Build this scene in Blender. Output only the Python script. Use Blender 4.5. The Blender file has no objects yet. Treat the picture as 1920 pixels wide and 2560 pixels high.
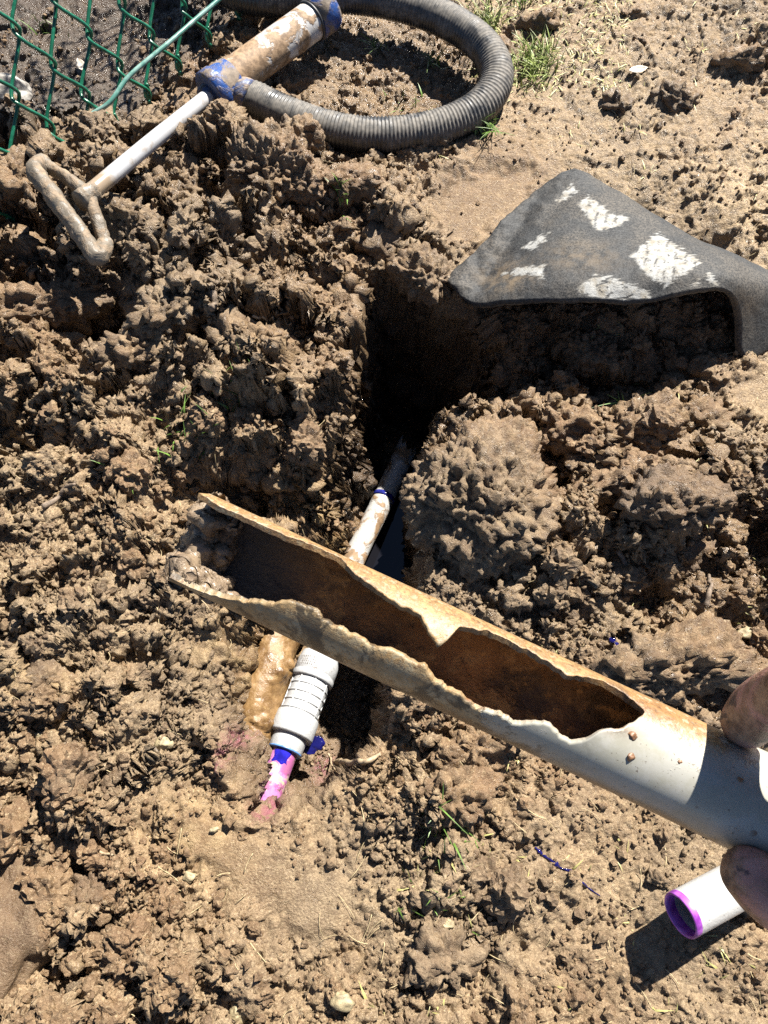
import bpy, bmesh, math, random
import numpy as np
from mathutils import Vector, Matrix
random.seed(7); rng = np.random.default_rng(7)
S = bpy.context.scene
C = S.collection
R = math.radians

# ------------------------------------------------------------------ camera, sky, sun, exposure
CAM = np.array((0.0, 0.0, 0.82)); PITCH = R(70); FPX = 1923.0
cam_d = bpy.data.cameras.new('camera'); cam = bpy.data.objects.new('camera', cam_d); C.objects.link(cam)
cam.location = CAM; cam.rotation_euler = (R(90) - PITCH, 0, 0)
cam_d.sensor_fit = 'VERTICAL'; cam_d.angle_y = 2 * math.atan(1280 / FPX)
cam_d.clip_start = 0.02; cam_d.clip_end = 400
S.camera = cam
SUN_EL, SUN_AZ = R(47), math.atan2(0.50, 0.86)      # azimuth measured from +Y towards +X
wd = bpy.data.worlds.new('World'); S.world = wd; wd.use_nodes = True
nt = wd.node_tree; bg = nt.nodes['Background']
sky = nt.nodes.new('ShaderNodeTexSky'); sky.sky_type = 'NISHITA'; sky.sun_disc = False
sky.sun_elevation = SUN_EL; sky.sun_rotation = SUN_AZ; sky.altitude = 1500; sky.air_density = .65; sky.dust_density = .25
nt.links.new(sky.outputs[0], bg.inputs[0]); bg.inputs[1].default_value = 0.05
sun_d = bpy.data.lights.new('sun', 'SUN'); sun_d.energy = 5.0; sun_d.angle = R(0.53); sun_d.color = (1.0, 0.95, 0.87)
sun = bpy.data.objects.new('sun', sun_d); C.objects.link(sun)
SUNV = np.array((math.cos(SUN_EL) * math.sin(SUN_AZ), math.cos(SUN_EL) * math.cos(SUN_AZ), math.sin(SUN_EL)))
sun.rotation_euler = Vector(-SUNV).to_track_quat('-Z', 'Y').to_euler(); sun.location = SUNV * 3
vs = S.view_settings; vs.view_transform = 'Standard'; vs.look = 'None'; vs.exposure = 1.85; vs.gamma = 1.0; vs.use_curve_mapping = False
S.render.engine = 'CYCLES'; S.cycles.max_bounces = 6; S.cycles.diffuse_bounces = 2; S.cycles.glossy_bounces = 3
S.cycles.sample_clamp_indirect = 4.0; S.cycles.use_denoising = False

# ------------------------------------------------------------------ helpers
FW = np.array((0, math.cos(PITCH), -math.sin(PITCH))); UP = np.array((0, math.sin(PITCH), math.cos(PITCH))); RT = np.array((1.0, 0, 0))
def ray(px, py): return FW + (px - 960) / FPX * RT + (1280 - py) / FPX * UP
def W(px, py, z=0.0):
    d = ray(px, py); return CAM + d * ((z - CAM[2]) / d[2])
def D(px, py, dep): return CAM + ray(px, py) * dep
def to_px(P):
    q = np.asarray(P) - CAM; f = q @ FW
    return 960 + FPX * (q @ RT) / f, 1280 - FPX * (q @ UP) / f

def link(o, parent=None):
    C.objects.link(o)
    if parent is not None:
        o.parent = parent; o.matrix_parent_inverse = parent.matrix_world.inverted()
    return o
def tag(o, label=None, cat=None, group=None, kind=None):
    if label: o['label'] = label
    if cat: o['category'] = cat
    if group: o['group'] = group
    if kind: o['kind'] = kind
    return o
def empty(name, loc=(0, 0, 0)):
    o = bpy.data.objects.new(name, None); o.location = loc; o.empty_display_size = 0.02; link(o)
    o.matrix_world = Matrix.Translation(Vector(loc)); return o
def mesh_np(name, V, F, mat=None, parent=None, smooth=True):
    """V (n,3) array; F (m,k) int array of equal polygons, or a list of such arrays"""
    me = bpy.data.meshes.new(name); V = np.asarray(V, dtype=np.float32)
    Fs = F if isinstance(F, list) else [F]
    Fs = [np.asarray(f, dtype=np.int32) for f in Fs if len(f)]
    me.vertices.add(len(V)); me.vertices.foreach_set('co', V.ravel())
    tot = np.concatenate([np.full(len(f), f.shape[1], np.int32) for f in Fs]); li = np.concatenate([f.ravel() for f in Fs])
    me.loops.add(len(li)); me.loops.foreach_set('vertex_index', li)
    me.polygons.add(len(tot)); st = np.concatenate(([0], np.cumsum(tot)[:-1])).astype(np.int32)
    me.polygons.foreach_set('loop_start', st)
    me.polygons.foreach_set('use_smooth', np.full(len(tot), smooth, bool))
    me.update(calc_edges=True); me.validate(clean_customdata=False)
    if mat: me.materials.append(mat)
    o = bpy.data.objects.new(name, me); link(o, parent); return o
def set_attr(o, name, vals):
    a = o.data.attributes.new(name, 'FLOAT', 'POINT'); a.data.foreach_set('value', np.asarray(vals, np.float32))

# --- noise (vectorised) ---
_U = np.uint32
def _hash(ix, iy, iz, s):
    n = ix.astype(_U) * _U(374761393) + iy.astype(_U) * _U(668265263) + iz.astype(_U) * _U(2246822519) + _U((s * 3266489917) & 0xffffffff)
    n ^= n >> _U(13); n *= _U(1274126177); n ^= n >> _U(16); n *= _U(2654435761); n ^= n >> _U(15)
    return n
_G = rng.normal(size=(256, 3)).astype(np.float32); _G /= np.linalg.norm(_G, axis=1)[:, None]
def perlin(P, scale, seed=0):
    Q = np.asarray(P, np.float32) / np.float32(scale); I = np.floor(Q); f = Q - I; I = I.astype(np.int32)
    u = f * f * f * (f * (f * 6 - 15) + 10); out = 0
    for dx in (0, 1):
        wx = u[:, 0] if dx else 1 - u[:, 0]
        for dy in (0, 1):
            wy = wx * (u[:, 1] if dy else 1 - u[:, 1])
            for dz in (0, 1):
                w = wy * (u[:, 2] if dz else 1 - u[:, 2])
                g = _G[(_hash(I[:, 0] + dx, I[:, 1] + dy, I[:, 2] + dz, seed) & _U(255)).astype(np.int32)]
                out = out + w * (g[:, 0] * (f[:, 0] - dx) + g[:, 1] * (f[:, 1] - dy) + g[:, 2] * (f[:, 2] - dz))
    return out * 1.5
def worley(P, scale, seed=0, flat=False):
    """F1 and F2 distances, a random number per nearest cell, and a tilted-plane value inside that cell"""
    Q = np.asarray(P, np.float32) / np.float32(scale); I = np.floor(Q).astype(np.int32); f = Q - I
    F1 = np.full(len(Q), 9.0, np.float32); F2 = F1.copy(); hb = np.zeros(len(Q), _U); bx = np.zeros(len(Q), np.float32); by = bx.copy(); bz = bx.copy()
    for dx in (-1, 0, 1):
        for dy in (-1, 0, 1):
            for dz in ((0,) if flat else (-1, 0, 1)):
                h = _hash(I[:, 0] + dx, I[:, 1] + dy, I[:, 2] * (0 if flat else 1) + dz, seed)
                ax = (h & _U(1023)).astype(np.float32) / 1023 + dx - f[:, 0]
                ay = ((h >> _U(10)) & _U(1023)).astype(np.float32) / 1023 + dy - f[:, 1]
                d = ax * ax + ay * ay; az = 0
                if not flat:
                    az = ((h >> _U(20)) & _U(1023)).astype(np.float32) / 1023 + dz - f[:, 2]; d = d + az * az
                w = d < F1
                F2 = np.where(w, F1, np.minimum(F2, d)); F1 = np.where(w, d, F1)
                hb = np.where(w, h, hb); bx = np.where(w, ax, bx); by = np.where(w, ay, by)
                if not flat: bz = np.where(w, az, bz)
    g = _G[(hb >> _U(4)).astype(np.int64) % 256]
    return np.sqrt(F1), np.sqrt(F2), ((hb >> _U(7)) & _U(255)).astype(np.float32) / 255, bx * g[:, 0] + by * g[:, 1] + bz * g[:, 2]
def sstep(a, b, x):
    t = np.clip((x - a) / (b - a), 0, 1); return t * t * (3 - 2 * t)
def poly_sd(x, y, poly):
    """signed distance to polygon, negative inside"""
    n = len(poly); d = np.full(x.shape, 1e9, np.float32); ins = np.zeros(x.shape, bool)
    for i in range(n):
        ax, ay = poly[i]; bx, by = poly[(i + 1) % n]; ex, ey = bx - ax, by - ay
        t = np.clip(((x - ax) * ex + (y - ay) * ey) / (ex * ex + ey * ey + 1e-12), 0, 1)
        d = np.minimum(d, (x - ax - t * ex) ** 2 + (y - ay - t * ey) ** 2)
        if ay != by:
            c = ((ay > y) != (by > y)) & (x < (bx - ax) * (y - ay) / (by - ay) + ax); ins ^= c
    d = np.sqrt(d); return np.where(ins, -d, d)
def pxpoly0(L, zz=0.0): return [tuple(W(a, b, zz)[:2]) for a, b in L]
def catmull(pts, n):
    """smooth polyline through pts (k,m) with n samples"""
    P = np.asarray(pts, float); k = len(P); t = np.linspace(0, k - 1, n); i = np.minimum(t.astype(int), k - 2); f = (t - i)[:, None]
    E = np.vstack((2 * P[0] - P[1], P, 2 * P[-1] - P[-2])); a, b, c, d = E[i], E[i + 1], E[i + 2], E[i + 3]
    return 0.5 * (2 * b + (c - a) * f + (2 * a - 5 * b + 4 * c - d) * f ** 2 + (3 * b - 3 * c + d - a) * f ** 3)
def resample(P, step):
    P = np.asarray(P, float); s = np.concatenate(([0], np.cumsum(np.linalg.norm(np.diff(P, axis=0), axis=1))))
    n = max(2, int(s[-1] / step) + 1); u = np.linspace(0, s[-1], n)
    return np.stack([np.interp(u, s, P[:, j]) for j in range(P.shape[1])], 1), u
def frames(P):
    T = np.gradient(P, axis=0); T /= np.linalg.norm(T, axis=1)[:, None] + 1e-12
    a = np.array((0, 0, 1.0)) if abs(T[0][2]) < .9 else np.array((1.0, 0, 0))
    N = np.zeros_like(P); n = a - T[0] * (a @ T[0]); N[0] = n / np.linalg.norm(n)
    for i in range(1, len(P)):
        n = N[i - 1] - T[i] * (N[i - 1] @ T[i]); N[i] = n / (np.linalg.norm(n) + 1e-12)
    return T, N, np.cross(T, N)
def sweep(P, rad, seg=12, sx=1.0, caps=True):
    """tube along P; rad scalar or per-ring. returns V, [F...]"""
    P = np.asarray(P, float); n = len(P); rad = np.broadcast_to(np.asarray(rad, float), (n,))
    T, N, B = frames(P); a = np.linspace(0, 2 * np.pi, seg, endpoint=False)
    V = P[:, None, :] + rad[:, None, None] * (np.cos(a)[None, :, None] * N[:, None, :] + sx * np.sin(a)[None, :, None] * B[:, None, :])
    V = V.reshape(-1, 3); i = np.arange(n - 1)[:, None] * seg; j = np.arange(seg)[None, :]; j2 = (j + 1) % seg
    F = np.stack((i + j, i + j2, i + seg + j2, i + seg + j), -1).reshape(-1, 4)
    if not caps: return V, [F]
    V = np.vstack((V, P[0], P[-1])); c0, c1 = len(V) - 2, len(V) - 1; jj = np.arange(seg); k2 = (jj + 1) % seg; L = (n - 1) * seg
    T0 = np.stack((np.full(seg, c0), k2, jj), 1); T1 = np.stack((np.full(seg, c1), L + jj, L + k2), 1)
    return V, [F, T0, T1]
def join(parts):
    Vs, Fs, off = [], {}, 0
    for V, F in parts:
        for f in (F if isinstance(F, list) else [F]):
            f = np.asarray(f); Fs.setdefault(f.shape[1], []).append(f + off)
        Vs.append(V); off += len(V)
    return np.vstack(Vs), [np.vstack(v) for v in Fs.values()]
def tube(name, P, rad, mat, parent=None, seg=12, sx=1.0):
    V, F = sweep(P, rad, seg, sx); return mesh_np(name, V, F, mat, parent)
def lathe(name, A, B, prof, mat, parent=None, seg=40):
    """profile [(t along A->B in metres, radius)] turned round the axis"""
    A = np.asarray(A, float); d = np.asarray(B, float) - A; d /= np.linalg.norm(d)
    n = np.cross(d, (0, 0, 1.0)); n /= np.linalg.norm(n); b = np.cross(d, n); a = np.linspace(0, 2 * np.pi, seg, endpoint=False)
    pr = np.asarray(prof, float)
    V = (A + pr[:, 0, None, None] * d + pr[:, 1, None, None] * (np.cos(a)[None, :, None] * n + np.sin(a)[None, :, None] * b)).reshape(-1, 3)
    m = len(pr); i = np.arange(m - 1)[:, None] * seg; j = np.arange(seg)[None, :]; j2 = (j + 1) % seg
    F = np.stack((i + j, i + j2, i + seg + j2, i + seg + j), -1).reshape(-1, 4)
    o = mesh_np(name, V, F, mat, parent)
    return o
_ico = {}
def ico(sub):
    if sub not in _ico:
        bm = bmesh.new(); bmesh.ops.create_icosphere(bm, subdivisions=sub, radius=1.0)
        _ico[sub] = (np.array([v.co[:] for v in bm.verts]), np.array([[v.index for v in f.verts] for f in bm.faces])); bm.free()
    return _ico[sub]

# ------------------------------------------------------------------ materials
class M:
    """tiny node-graph helper"""
    def __init__(s, name, **kw):
        s.m = bpy.data.materials.new(name); s.m.use_nodes = True; s.t = s.m.node_tree
        s.b = s.t.nodes['Principled BSDF']; s.co = None
        for k, v in kw.items(): s.set(k, v)
    def set(s, k, v):
        i = s.b.inputs[{'color': 'Base Color', 'rough': 'Roughness', 'spec': 'Specular IOR Level', 'metal': 'Metallic'}.get(k, k)]
        if hasattr(v, 'is_output') or isinstance(v, bpy.types.NodeSocket): s.t.links.new(v, i)
        else: i.default_value = (*v, 1) if isinstance(v, tuple) and len(v) == 3 and i.type == 'RGBA' else v
    def n(s, ty, **kw):
        nd = s.t.nodes.new(ty)
        for k, v in kw.items(): setattr(nd, k, v)
        return nd
    def lk(s, sock, v):
        if isinstance(v, bpy.types.NodeSocket): s.t.links.new(v, sock)
        elif isinstance(v, tuple) and len(v) == 3 and sock.type == 'RGBA': sock.default_value = (*v, 1)
        else: sock.default_value = v
    def coord(s):
        if s.co is None: s.co = s.n('ShaderNodeTexCoord').outputs['Object']
        return s.co
    def noise(s, scale, detail=4, rough=.6, vec=None, dist=0.0):
        nd = s.n('ShaderNodeTexNoise'); nd.inputs['Scale'].default_value = scale; nd.inputs['Detail'].default_value = detail
        nd.inputs['Roughness'].default_value = rough; nd.inputs['Distortion'].default_value = dist
        s.t.links.new(vec or s.coord(), nd.inputs['Vector']); return nd.outputs['Fac']
    def vor(s, scale, feature='F1', out='Distance', vec=None):
        nd = s.n('ShaderNodeTexVoronoi', feature=feature); nd.inputs['Scale'].default_value = scale
        s.t.links.new(vec or s.coord(), nd.inputs['Vector']); return nd.outputs[out]
    def attr(s, name, out='Fac'): return s.n('ShaderNodeAttribute', attribute_name=name).outputs[out]
    def rng(s, v, a, b, c=0.0, d=1.0):
        nd = s.n('ShaderNodeMapRange', interpolation_type='SMOOTHSTEP'); s.lk(nd.inputs[0], v)
        for i, x in enumerate((a, b, c, d)): nd.inputs[i + 1].default_value = x
        return nd.outputs[0]
    def math(s, op, a, b=0.0):
        nd = s.n('ShaderNodeMath', operation=op); s.lk(nd.inputs[0], a); s.lk(nd.inputs[1], b); return nd.outputs[0]
    def mix(s, f, a, b, mode='MIX'):
        nd = s.n('ShaderNodeMix', data_type='RGBA', blend_type=mode); s.lk(nd.inputs[0], f); s.lk(nd.inputs[6], a); s.lk(nd.inputs[7], b); return nd.outputs[2]
    def bump(s, h, strength=.5, dist=.002, prev=None):
        nd = s.n('ShaderNodeBump'); nd.inputs['Strength'].default_value = strength; nd.inputs['Distance'].default_value = dist
        s.lk(nd.inputs['Height'], h)
        if prev is not None: s.t.links.new(prev, nd.inputs['Normal'])
        s.t.links.new(nd.outputs[0], s.b.inputs['Normal']); return nd.outputs[0]

def soil_mat(name, attrs, wetk=0.0):
    m = M(name)
    big, mid, fine = m.noise(9, 3), m.noise(60, 4), m.noise(420, 3, .7)
    c = m.mix(m.rng(mid, .35, .68), (0.115, 0.069, 0.034), (0.186, 0.120, 0.063))
    c = m.mix(m.rng(big, .42, .66, 0, .55), c, (0.147, 0.081, 0.039))
    c = m.mix(m.rng(m.noise(170, 3), .55, .75, 0, .55), c, (0.327, 0.242, 0.135))
    c = m.mix(m.rng(fine, .55, .70, 0, .6), c, (0.376, 0.295, 0.178))
    c = m.mix(m.rng(fine, .42, .28, 0, .5), c, (0.062, 0.042, 0.020))
    c = m.mix(m.rng(m.noise(4.5, 3), .45, .62, 0, .55), c, m.mix(m.rng(mid, .4, .6), (0.087, 0.065, 0.041), (0.187, 0.143, 0.090)))
    rough = m.rng(m.noise(110, 4), .36, .62, .30, .85)
    if wetk:
        c = m.mix(.45, c, (0.066, 0.042, 0.025)); rough = m.rng(m.noise(120, 4), .36, .62, .34, .6)
    if attrs:
        pale, wet, grey, pink, ochre, damp_shade = (m.attr(a) for a in ('pale', 'wet', 'grey', 'pink', 'ochre', 'damp_shade'))
        c = m.mix(damp_shade, c, m.mix(m.rng(mid, .35, .65), (0.018, 0.010, 0.005), (0.045, 0.027, 0.013)))  # moist subsoil, with the deep hole's shade also put into its colour
        c = m.mix(m.math('MULTIPLY', pale, .9), c, m.mix(m.rng(fine, .35, .65), (0.155, 0.106, 0.059), (0.385, 0.292, 0.172)))
        c = m.mix(m.math('MULTIPLY', ochre, .8), c, m.mix(m.rng(mid, .35, .65), (0.185, 0.104, 0.038), (0.360, 0.250, 0.110)))
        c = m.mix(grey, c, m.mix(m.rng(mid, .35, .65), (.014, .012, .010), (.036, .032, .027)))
        c = m.mix(m.math('MULTIPLY', wet, m.rng(m.noise(35, 3), .3, .6, .45, .9)), c, m.mix(.5, c, (0.082, 0.050, 0.028)))
        c = m.mix(m.math('MULTIPLY', pink, m.rng(m.noise(120, 3), .38, .6)), c, (0.186, 0.047, 0.075))
        w2 = m.math('MULTIPLY', wet, m.rng(m.noise(140, 2), .36, .56))
        nd = m.n('ShaderNodeMix', data_type='FLOAT'); m.lk(nd.inputs[0], w2); m.lk(nd.inputs[2], rough); nd.inputs[3].default_value = .16
        rough = nd.outputs[0]
    m.set('color', c); m.set('rough', rough); m.set('spec', .45)
    p = m.bump(m.noise(1000, 3, .75), .6, .0014)
    m.bump(m.noise(380, 4, .7), .85, .0030, p)
    return m.m
MSOIL = soil_mat('soil', True); MCLOD = soil_mat('clod_soil', False); MWETC = soil_mat('wet_clod_soil', False, 1.0)

def simple(name, color, rough=.5, var=.25, scale=60, bump=0.0, spec=.5, **kw):
    m = M(name, rough=rough, spec=spec); f = m.rng(m.noise(scale, 4), .3, .7)
    m.set('color', m.mix(f, tuple(x * (1 - var) for x in color), tuple(min(1, x * (1 + var)) for x in color)))
    if bump: m.bump(m.noise(scale * 4, 4), bump, .002)
    for k, v in kw.items(): m.set(k, v)
    return m.m
def muddy(name, base, mud=(.24, .15, .085), amount=(.5, .62), scale=28, rough=.4, detail=6, dirt=.35):
    m = M(name); f = m.rng(m.noise(scale, detail, .65, dist=.6), *amount)
    c = m.mix(m.rng(m.noise(200, 4), .45, .75, 0, dirt), base, mud)
    c = m.mix(m.rng(m.noise(700, 2), .66, .72), c, tuple(x * .45 for x in mud))
    md = m.mix(m.rng(m.noise(120, 4), .3, .7), tuple(x * .7 for x in mud), tuple(x * 1.45 for x in mud))
    m.set('color', m.mix(f, c, md)); m.set('rough', m.rng(f, 0, 1, rough, .75))
    m.bump(m.math('ADD', f, m.math('MULTIPLY', m.noise(260, 4), .6)), .5, .0016)
    return m.m

# ------------------------------------------------------------------ the ground
# control table in photo positions on the level z=0: (px, py, height, clod, crumb, wet, pale)
CT = [
 (-200,-100,-.05,.1,.4,.8,0),(50,50,-.045,.18,.5,.8,0),(250,60,-.045,.15,.5,.85,0),(150,200,-.035,.2,.5,.7,0),(350,150,-.03,.15,.5,.8,0),(450,60,-.03,.2,.5,.8,.0),(300,270,-.025,.15,.6,.5,0),(230,330,-.005,.3,.8,.3,.1),(380,240,-.01,.2,.7,.4,.1),(440,190,-.01,.25,.7,.4,.1),
 (-300,300,.0,.5,.8,.3,.1),(40,250,-.02,.25,.6,.5,0),
 (570,120,.0,.4,.8,.4,.2),(680,60,.0,.3,.8,.5,.2),(800,200,-.005,.22,.8,.85,.25),(900,130,-.01,.2,.8,.85,.3),(1000,130,-.01,.18,.8,.8,.3),(1050,230,-.01,.2,.8,.8,.3),(850,280,-.005,.2,.8,.85,.25),(720,240,.0,.25,.8,.6,.2),
 (600,-100,0,.2,.6,.3,.3),(1000,-150,.0,.2,.6,.2,.5),
 (1300,60,.01,.2,.8,.1,.75),(1400,150,.015,.2,.8,.05,.8),(1400,300,.015,.15,.7,.1,.7),(1550,100,.02,.2,.7,.05,.65),(1700,100,.03,.3,.7,.05,.5),(1900,60,.06,.4,.6,.05,.55),(1800,280,.02,.22,.7,.1,.65),(1600,350,.015,.2,.7,.1,.7),(1880,520,.02,.18,.7,.1,.8),(1500,430,.015,.15,.7,.1,.7),(2200,300,.03,.2,.5,.1,.7),(2100,-200,.1,.3,.5,.1,.5),(1500,-200,.03,.2,.5,.1,.6),
 (900,400,.02,.35,.9,.5,.4),(760,420,.02,.6,1,.2,.3),(560,330,.025,.8,1,.1,.35),(640,330,.03,.7,1,.2,.3),(950,440,.02,.45,.9,.4,.4),
 (60,380,.045,1,1,.1,.35),(170,370,.030,.8,1,.05,.45),(300,400,.045,1,1,.1,.4),(450,330,.02,.6,1,.1,.35),(430,470,.055,1,1,.15,.3),(100,560,.02,1,1,.2,.25),(30,650,.03,1,1,.2,.25),(300,650,.07,1,1,.1,.35),(480,560,.06,1,1,.1,.4),(620,560,.02,1,1,.1,.3),(600,650,.055,.8,1,.1,.4),(750,600,.05,.8,1,.1,.4),(850,550,.05,.7,1,.1,.4),(760,730,.05,.9,1,.1,.4),
 (140,740,.03,1,1,.2,.25),(260,820,.0,.6,.8,.3,.2),(100,900,.03,.8,1,.1,.35),(420,760,.05,1,1,.1,.35),(560,850,.06,1,1,.1,.4),(700,880,.055,1,1,.1,.4),(800,980,.03,.8,1,.1,.4),(400,950,.04,.6,1,.1,.5),(240,1000,.045,.7,1,.1,.45),(80,1080,.03,.9,1,.1,.4),(540,1030,.055,.8,1,.1,.45),(680,1080,.045,.8,1,.1,.4),
 (-300,800,.05,.8,.8,.1,.3),(-300,1300,.05,.6,.8,.1,.4),(-300,2000,.03,.6,.8,.1,.4),
 (130,1200,.035,.6,1,.1,.5),(320,1200,.04,.55,1,.1,.5),(200,1350,.045,.55,1,.1,.5),(400,1350,.03,.55,1,.1,.45),(60,1500,.035,.7,1,.1,.45),(250,1550,.035,.5,1,.1,.5),(420,1550,.02,.5,1,.15,.45),(100,1720,.03,.6,1,.1,.4),(300,1750,.025,.55,1,.1,.45),(470,1750,.0,.45,1,.15,.4),(100,1900,.025,.5,1,.1,.5),(300,1930,.02,.5,1,.1,.5),(480,1950,.0,.4,.9,.1,.4),
 (530,1650,-.02,.3,.7,.7,.2),(580,1900,-.02,.35,.9,.25,.3),(590,2060,-.005,.2,.6,.2,.3),
 (100,2080,.02,.8,1,.15,.35),(250,2200,.02,.9,1,.15,.35),(130,2300,.01,.8,1,.2,.3),(350,2300,.02,.8,1,.15,.4),(200,2480,.01,.8,1,.15,.35),(450,2420,.02,.7,1,.1,.4),(600,2500,.01,.55,1,.1,.45),(380,2100,.01,.6,1,.1,.45),
 (560,2120,.004,.06,.3,.15,.3),(650,2200,.002,.03,.14,.15,.2),(790,2230,.0,.02,.12,.15,.25),(850,2290,.0,.04,.16,.15,.3),(560,2250,.005,.25,.6,.1,.35),(700,2330,.005,.3,.7,.1,.35),(850,2400,.005,.4,.8,.1,.5),(760,2130,-.003,.15,.5,.2,.3),(700,2090,-.01,.2,.6,.3,.3),
 (-100,2700,.02,.6,.8,.2,.3),(900,2750,.0,.4,.8,.1,.4),(1900,2750,.0,.2,.6,.1,.4),
 (1130,1120,.03,.45,.9,.4,.3),(1270,1130,.045,.7,1,.2,.3),(1420,1090,.06,.8,1,.1,.4),(1600,1090,.05,.8,1,.1,.4),(1760,1080,.035,.6,.9,.1,.5),(1880,1020,.02,.15,.5,.05,.7),(2150,1000,.02,.2,.5,.1,.6),
 (1120,1300,.02,.4,.8,.5,.2),(1280,1280,.04,.7,1,.2,.4),(1450,1280,.055,.8,1,.1,.55),(1620,1240,.05,.8,1,.3,.4),(1800,1250,.05,.7,.9,.6,.3),(1200,1420,.045,.4,.8,.35,.35),(1380,1430,.045,.7,1,.15,.4),(1560,1420,.04,.7,1,.15,.35),(1720,1380,.045,.7,.9,.6,.2),(1880,1400,.035,.7,.9,.5,.2),(1350,1580,.035,.4,1,.2,.4),(1520,1560,.035,.5,1,.15,.4),(1700,1640,.035,.5,.8,.7,.15),(1850,1580,.03,.5,.9,.4,.3),(2200,1500,.03,.5,.8,.3,.3),(1620,1700,.03,.4,.8,.6,.2),
 (1080,1850,.02,.5,1,.15,.45),(1150,1900,.025,.55,1,.1,.5),(1080,2000,.02,.55,1,.1,.5),(1000,1950,.0,.4,.9,.15,.4),(930,2080,.01,.45,1,.1,.5),(1060,2130,.015,.5,1,.1,.55),(1200,1960,.01,.35,.9,.1,.4),
 (1330,1930,.0,.12,.8,.1,.4),(1450,2020,-.003,.1,.7,.1,.35),(1300,2100,.0,.12,.7,.1,.4),(1500,2200,-.005,.1,.7,.1,.35),(1200,2250,.0,.15,.75,.1,.4),(1650,2100,.0,.12,.7,.1,.4),(1850,2100,.0,.12,.7,.1,.4),(1400,2400,-.005,.12,.7,.1,.3),(1650,2480,-.005,.14,.7,.1,.35),(1880,2500,.0,.15,.7,.1,.35),(1050,2300,.005,.4,.9,.1,.5),(1050,2480,.005,.4,.9,.1,.4),(1200,2480,.0,.25,.8,.1,.35),(2200,2100,.0,.15,.6,.1,.4),
 (1000,560,.035,.6,1,.15,.35),(1000,470,.025,.5,.9,.25,.35),(930,640,.02,.6,1,.15,.35),(1100,460,.02,.3,.7,.2,.3),(1200,500,.02,.03,.18,.25,.05),(1280,480,.02,.03,.18,.2,.05),(1130,560,.015,.04,.2,.3,.05),(1060,680,.02,.4,.8,.1,.5),(1100,780,.0,.3,.8,.2,.3),(1250,620,.02,.1,.4,.1,.3),
 (1400,560,.0,.1,.5,.1,.3),(1650,620,.0,.1,.5,.1,.4),(1450,780,.03,.5,.9,.3,.1),(1650,820,.03,.5,.9,.3,.1),(1300,800,.0,.5,.9,.3,.1),(1300,900,-.06,.6,.9,.4,.1),(1480,960,-.03,.9,1,.3,.1),(1650,960,-.01,.8,1,.2,.2),(1770,980,.005,.5,.8,.1,.3),(1380,1020,-.01,.8,1,.3,.2),
]
CTA = np.array(CT, np.float64)
for r_ in CTA:                                      # freshly dug, moist soil on the heap and along the trench
    if r_[0] < 900 and 330 < r_[1] < 1000: r_[5] = max(r_[5], .5); r_[6] *= .5
    if r_[0] > 1280 and r_[1] < 520: r_[3] *= .6; r_[4] *= .85; r_[6] *= .72
    if 1050 < r_[0] < 1950 and 1050 < r_[1] < 1760: r_[5] = min(1, r_[5] + .25); r_[6] *= .8; CXY = np.array([W(a, b)[:2] for a, b in CTA[:, :2]])
def ctl(x, y):
    """normalised radial interpolation of the control table -> (n,5)"""
    num = 0; den = 0
    for (cx, cy), v in zip(CXY, CTA[:, 2:]):
        d2 = (x - cx) ** 2 + (y - cy) ** 2
        w = np.exp(-d2 / (2 * .042 ** 2)) + 2e-5 / (d2 + .004) ** 1.5 * .004
        num = num + w[:, None] * v; den = den + w
    return num / den[:, None]
def axis_ticks(a, b, d0, d1, far):
    n = int(2 * (b - a) / (d0 + d1)); s = np.linspace(d0, d1, n); s = np.cumsum(s); mid = a + (s - s[0]) / (s[-1] - s[0]) * (b - a)
    def out(d):
        r, x = [], 0.0
        while x < far:
            d *= 1.055 if x < .5 else 1.35
            x += d; r.append(x)
        return np.array(r)
    return np.concatenate(((a - out(d0))[::-1], mid, b + out(d1)))
XS = axis_ticks(-.60, .60, .00150, .00150, 60); YS = axis_ticks(-.225, 1.15, .00125, .00175, 60)
nx, ny = len(XS), len(YS)
gx, gy = np.meshgrid(XS, YS); gx = gx.ravel().astype(np.float32); gy = gy.ravel().astype(np.float32)
cell = np.maximum(*np.meshgrid(np.gradient(XS), np.gradient(YS))).ravel().astype(np.float32)
# coarse evaluation of the control table, bilinear lookup
cxs = np.linspace(-.95, .95, 191); cys = np.linspace(-.55, 1.6, 216); mx, my = np.meshgrid(cxs, cys)
CG = ctl(mx.ravel(), my.ravel()).reshape(216, 191, 5)
def grid_lookup(A, xs0, dx, ys0, dy, x, y):
    u = np.clip((x - xs0) / dx, 0, A.shape[1] - 1.001); v = np.clip((y - ys0) / dy, 0, A.shape[0] - 1.001)
    i = u.astype(int); j = v.astype(int); f = u - i; g = v - j
    if A.ndim == 3: f = f[:, None]; g = g[:, None]
    return (A[j, i] * (1 - f) + A[j, i + 1] * f) * (1 - g) + (A[j + 1, i] * (1 - f) + A[j + 1, i + 1] * f) * g
def pxpoly(L, zz=0.0): return [tuple(W(a, b, zz)[:2]) for a, b in L]
SMP = [pxpoly(L) for L in ([(440,2020),(560,2055),(650,2090),(760,2150),(850,2165),(888,2260),(860,2345),(800,2360),(700,2290),(600,2250),(510,2170)], [(1085,600),(1100,480),(1190,430),(1330,430),(1330,520),(1200,600),(1110,640)], [(-40,2120),(70,2140),(85,2300),(80,2480),(-40,2520)], [(1800,960),(1990,900),(1990,1060),(1830,1060)])]
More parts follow.
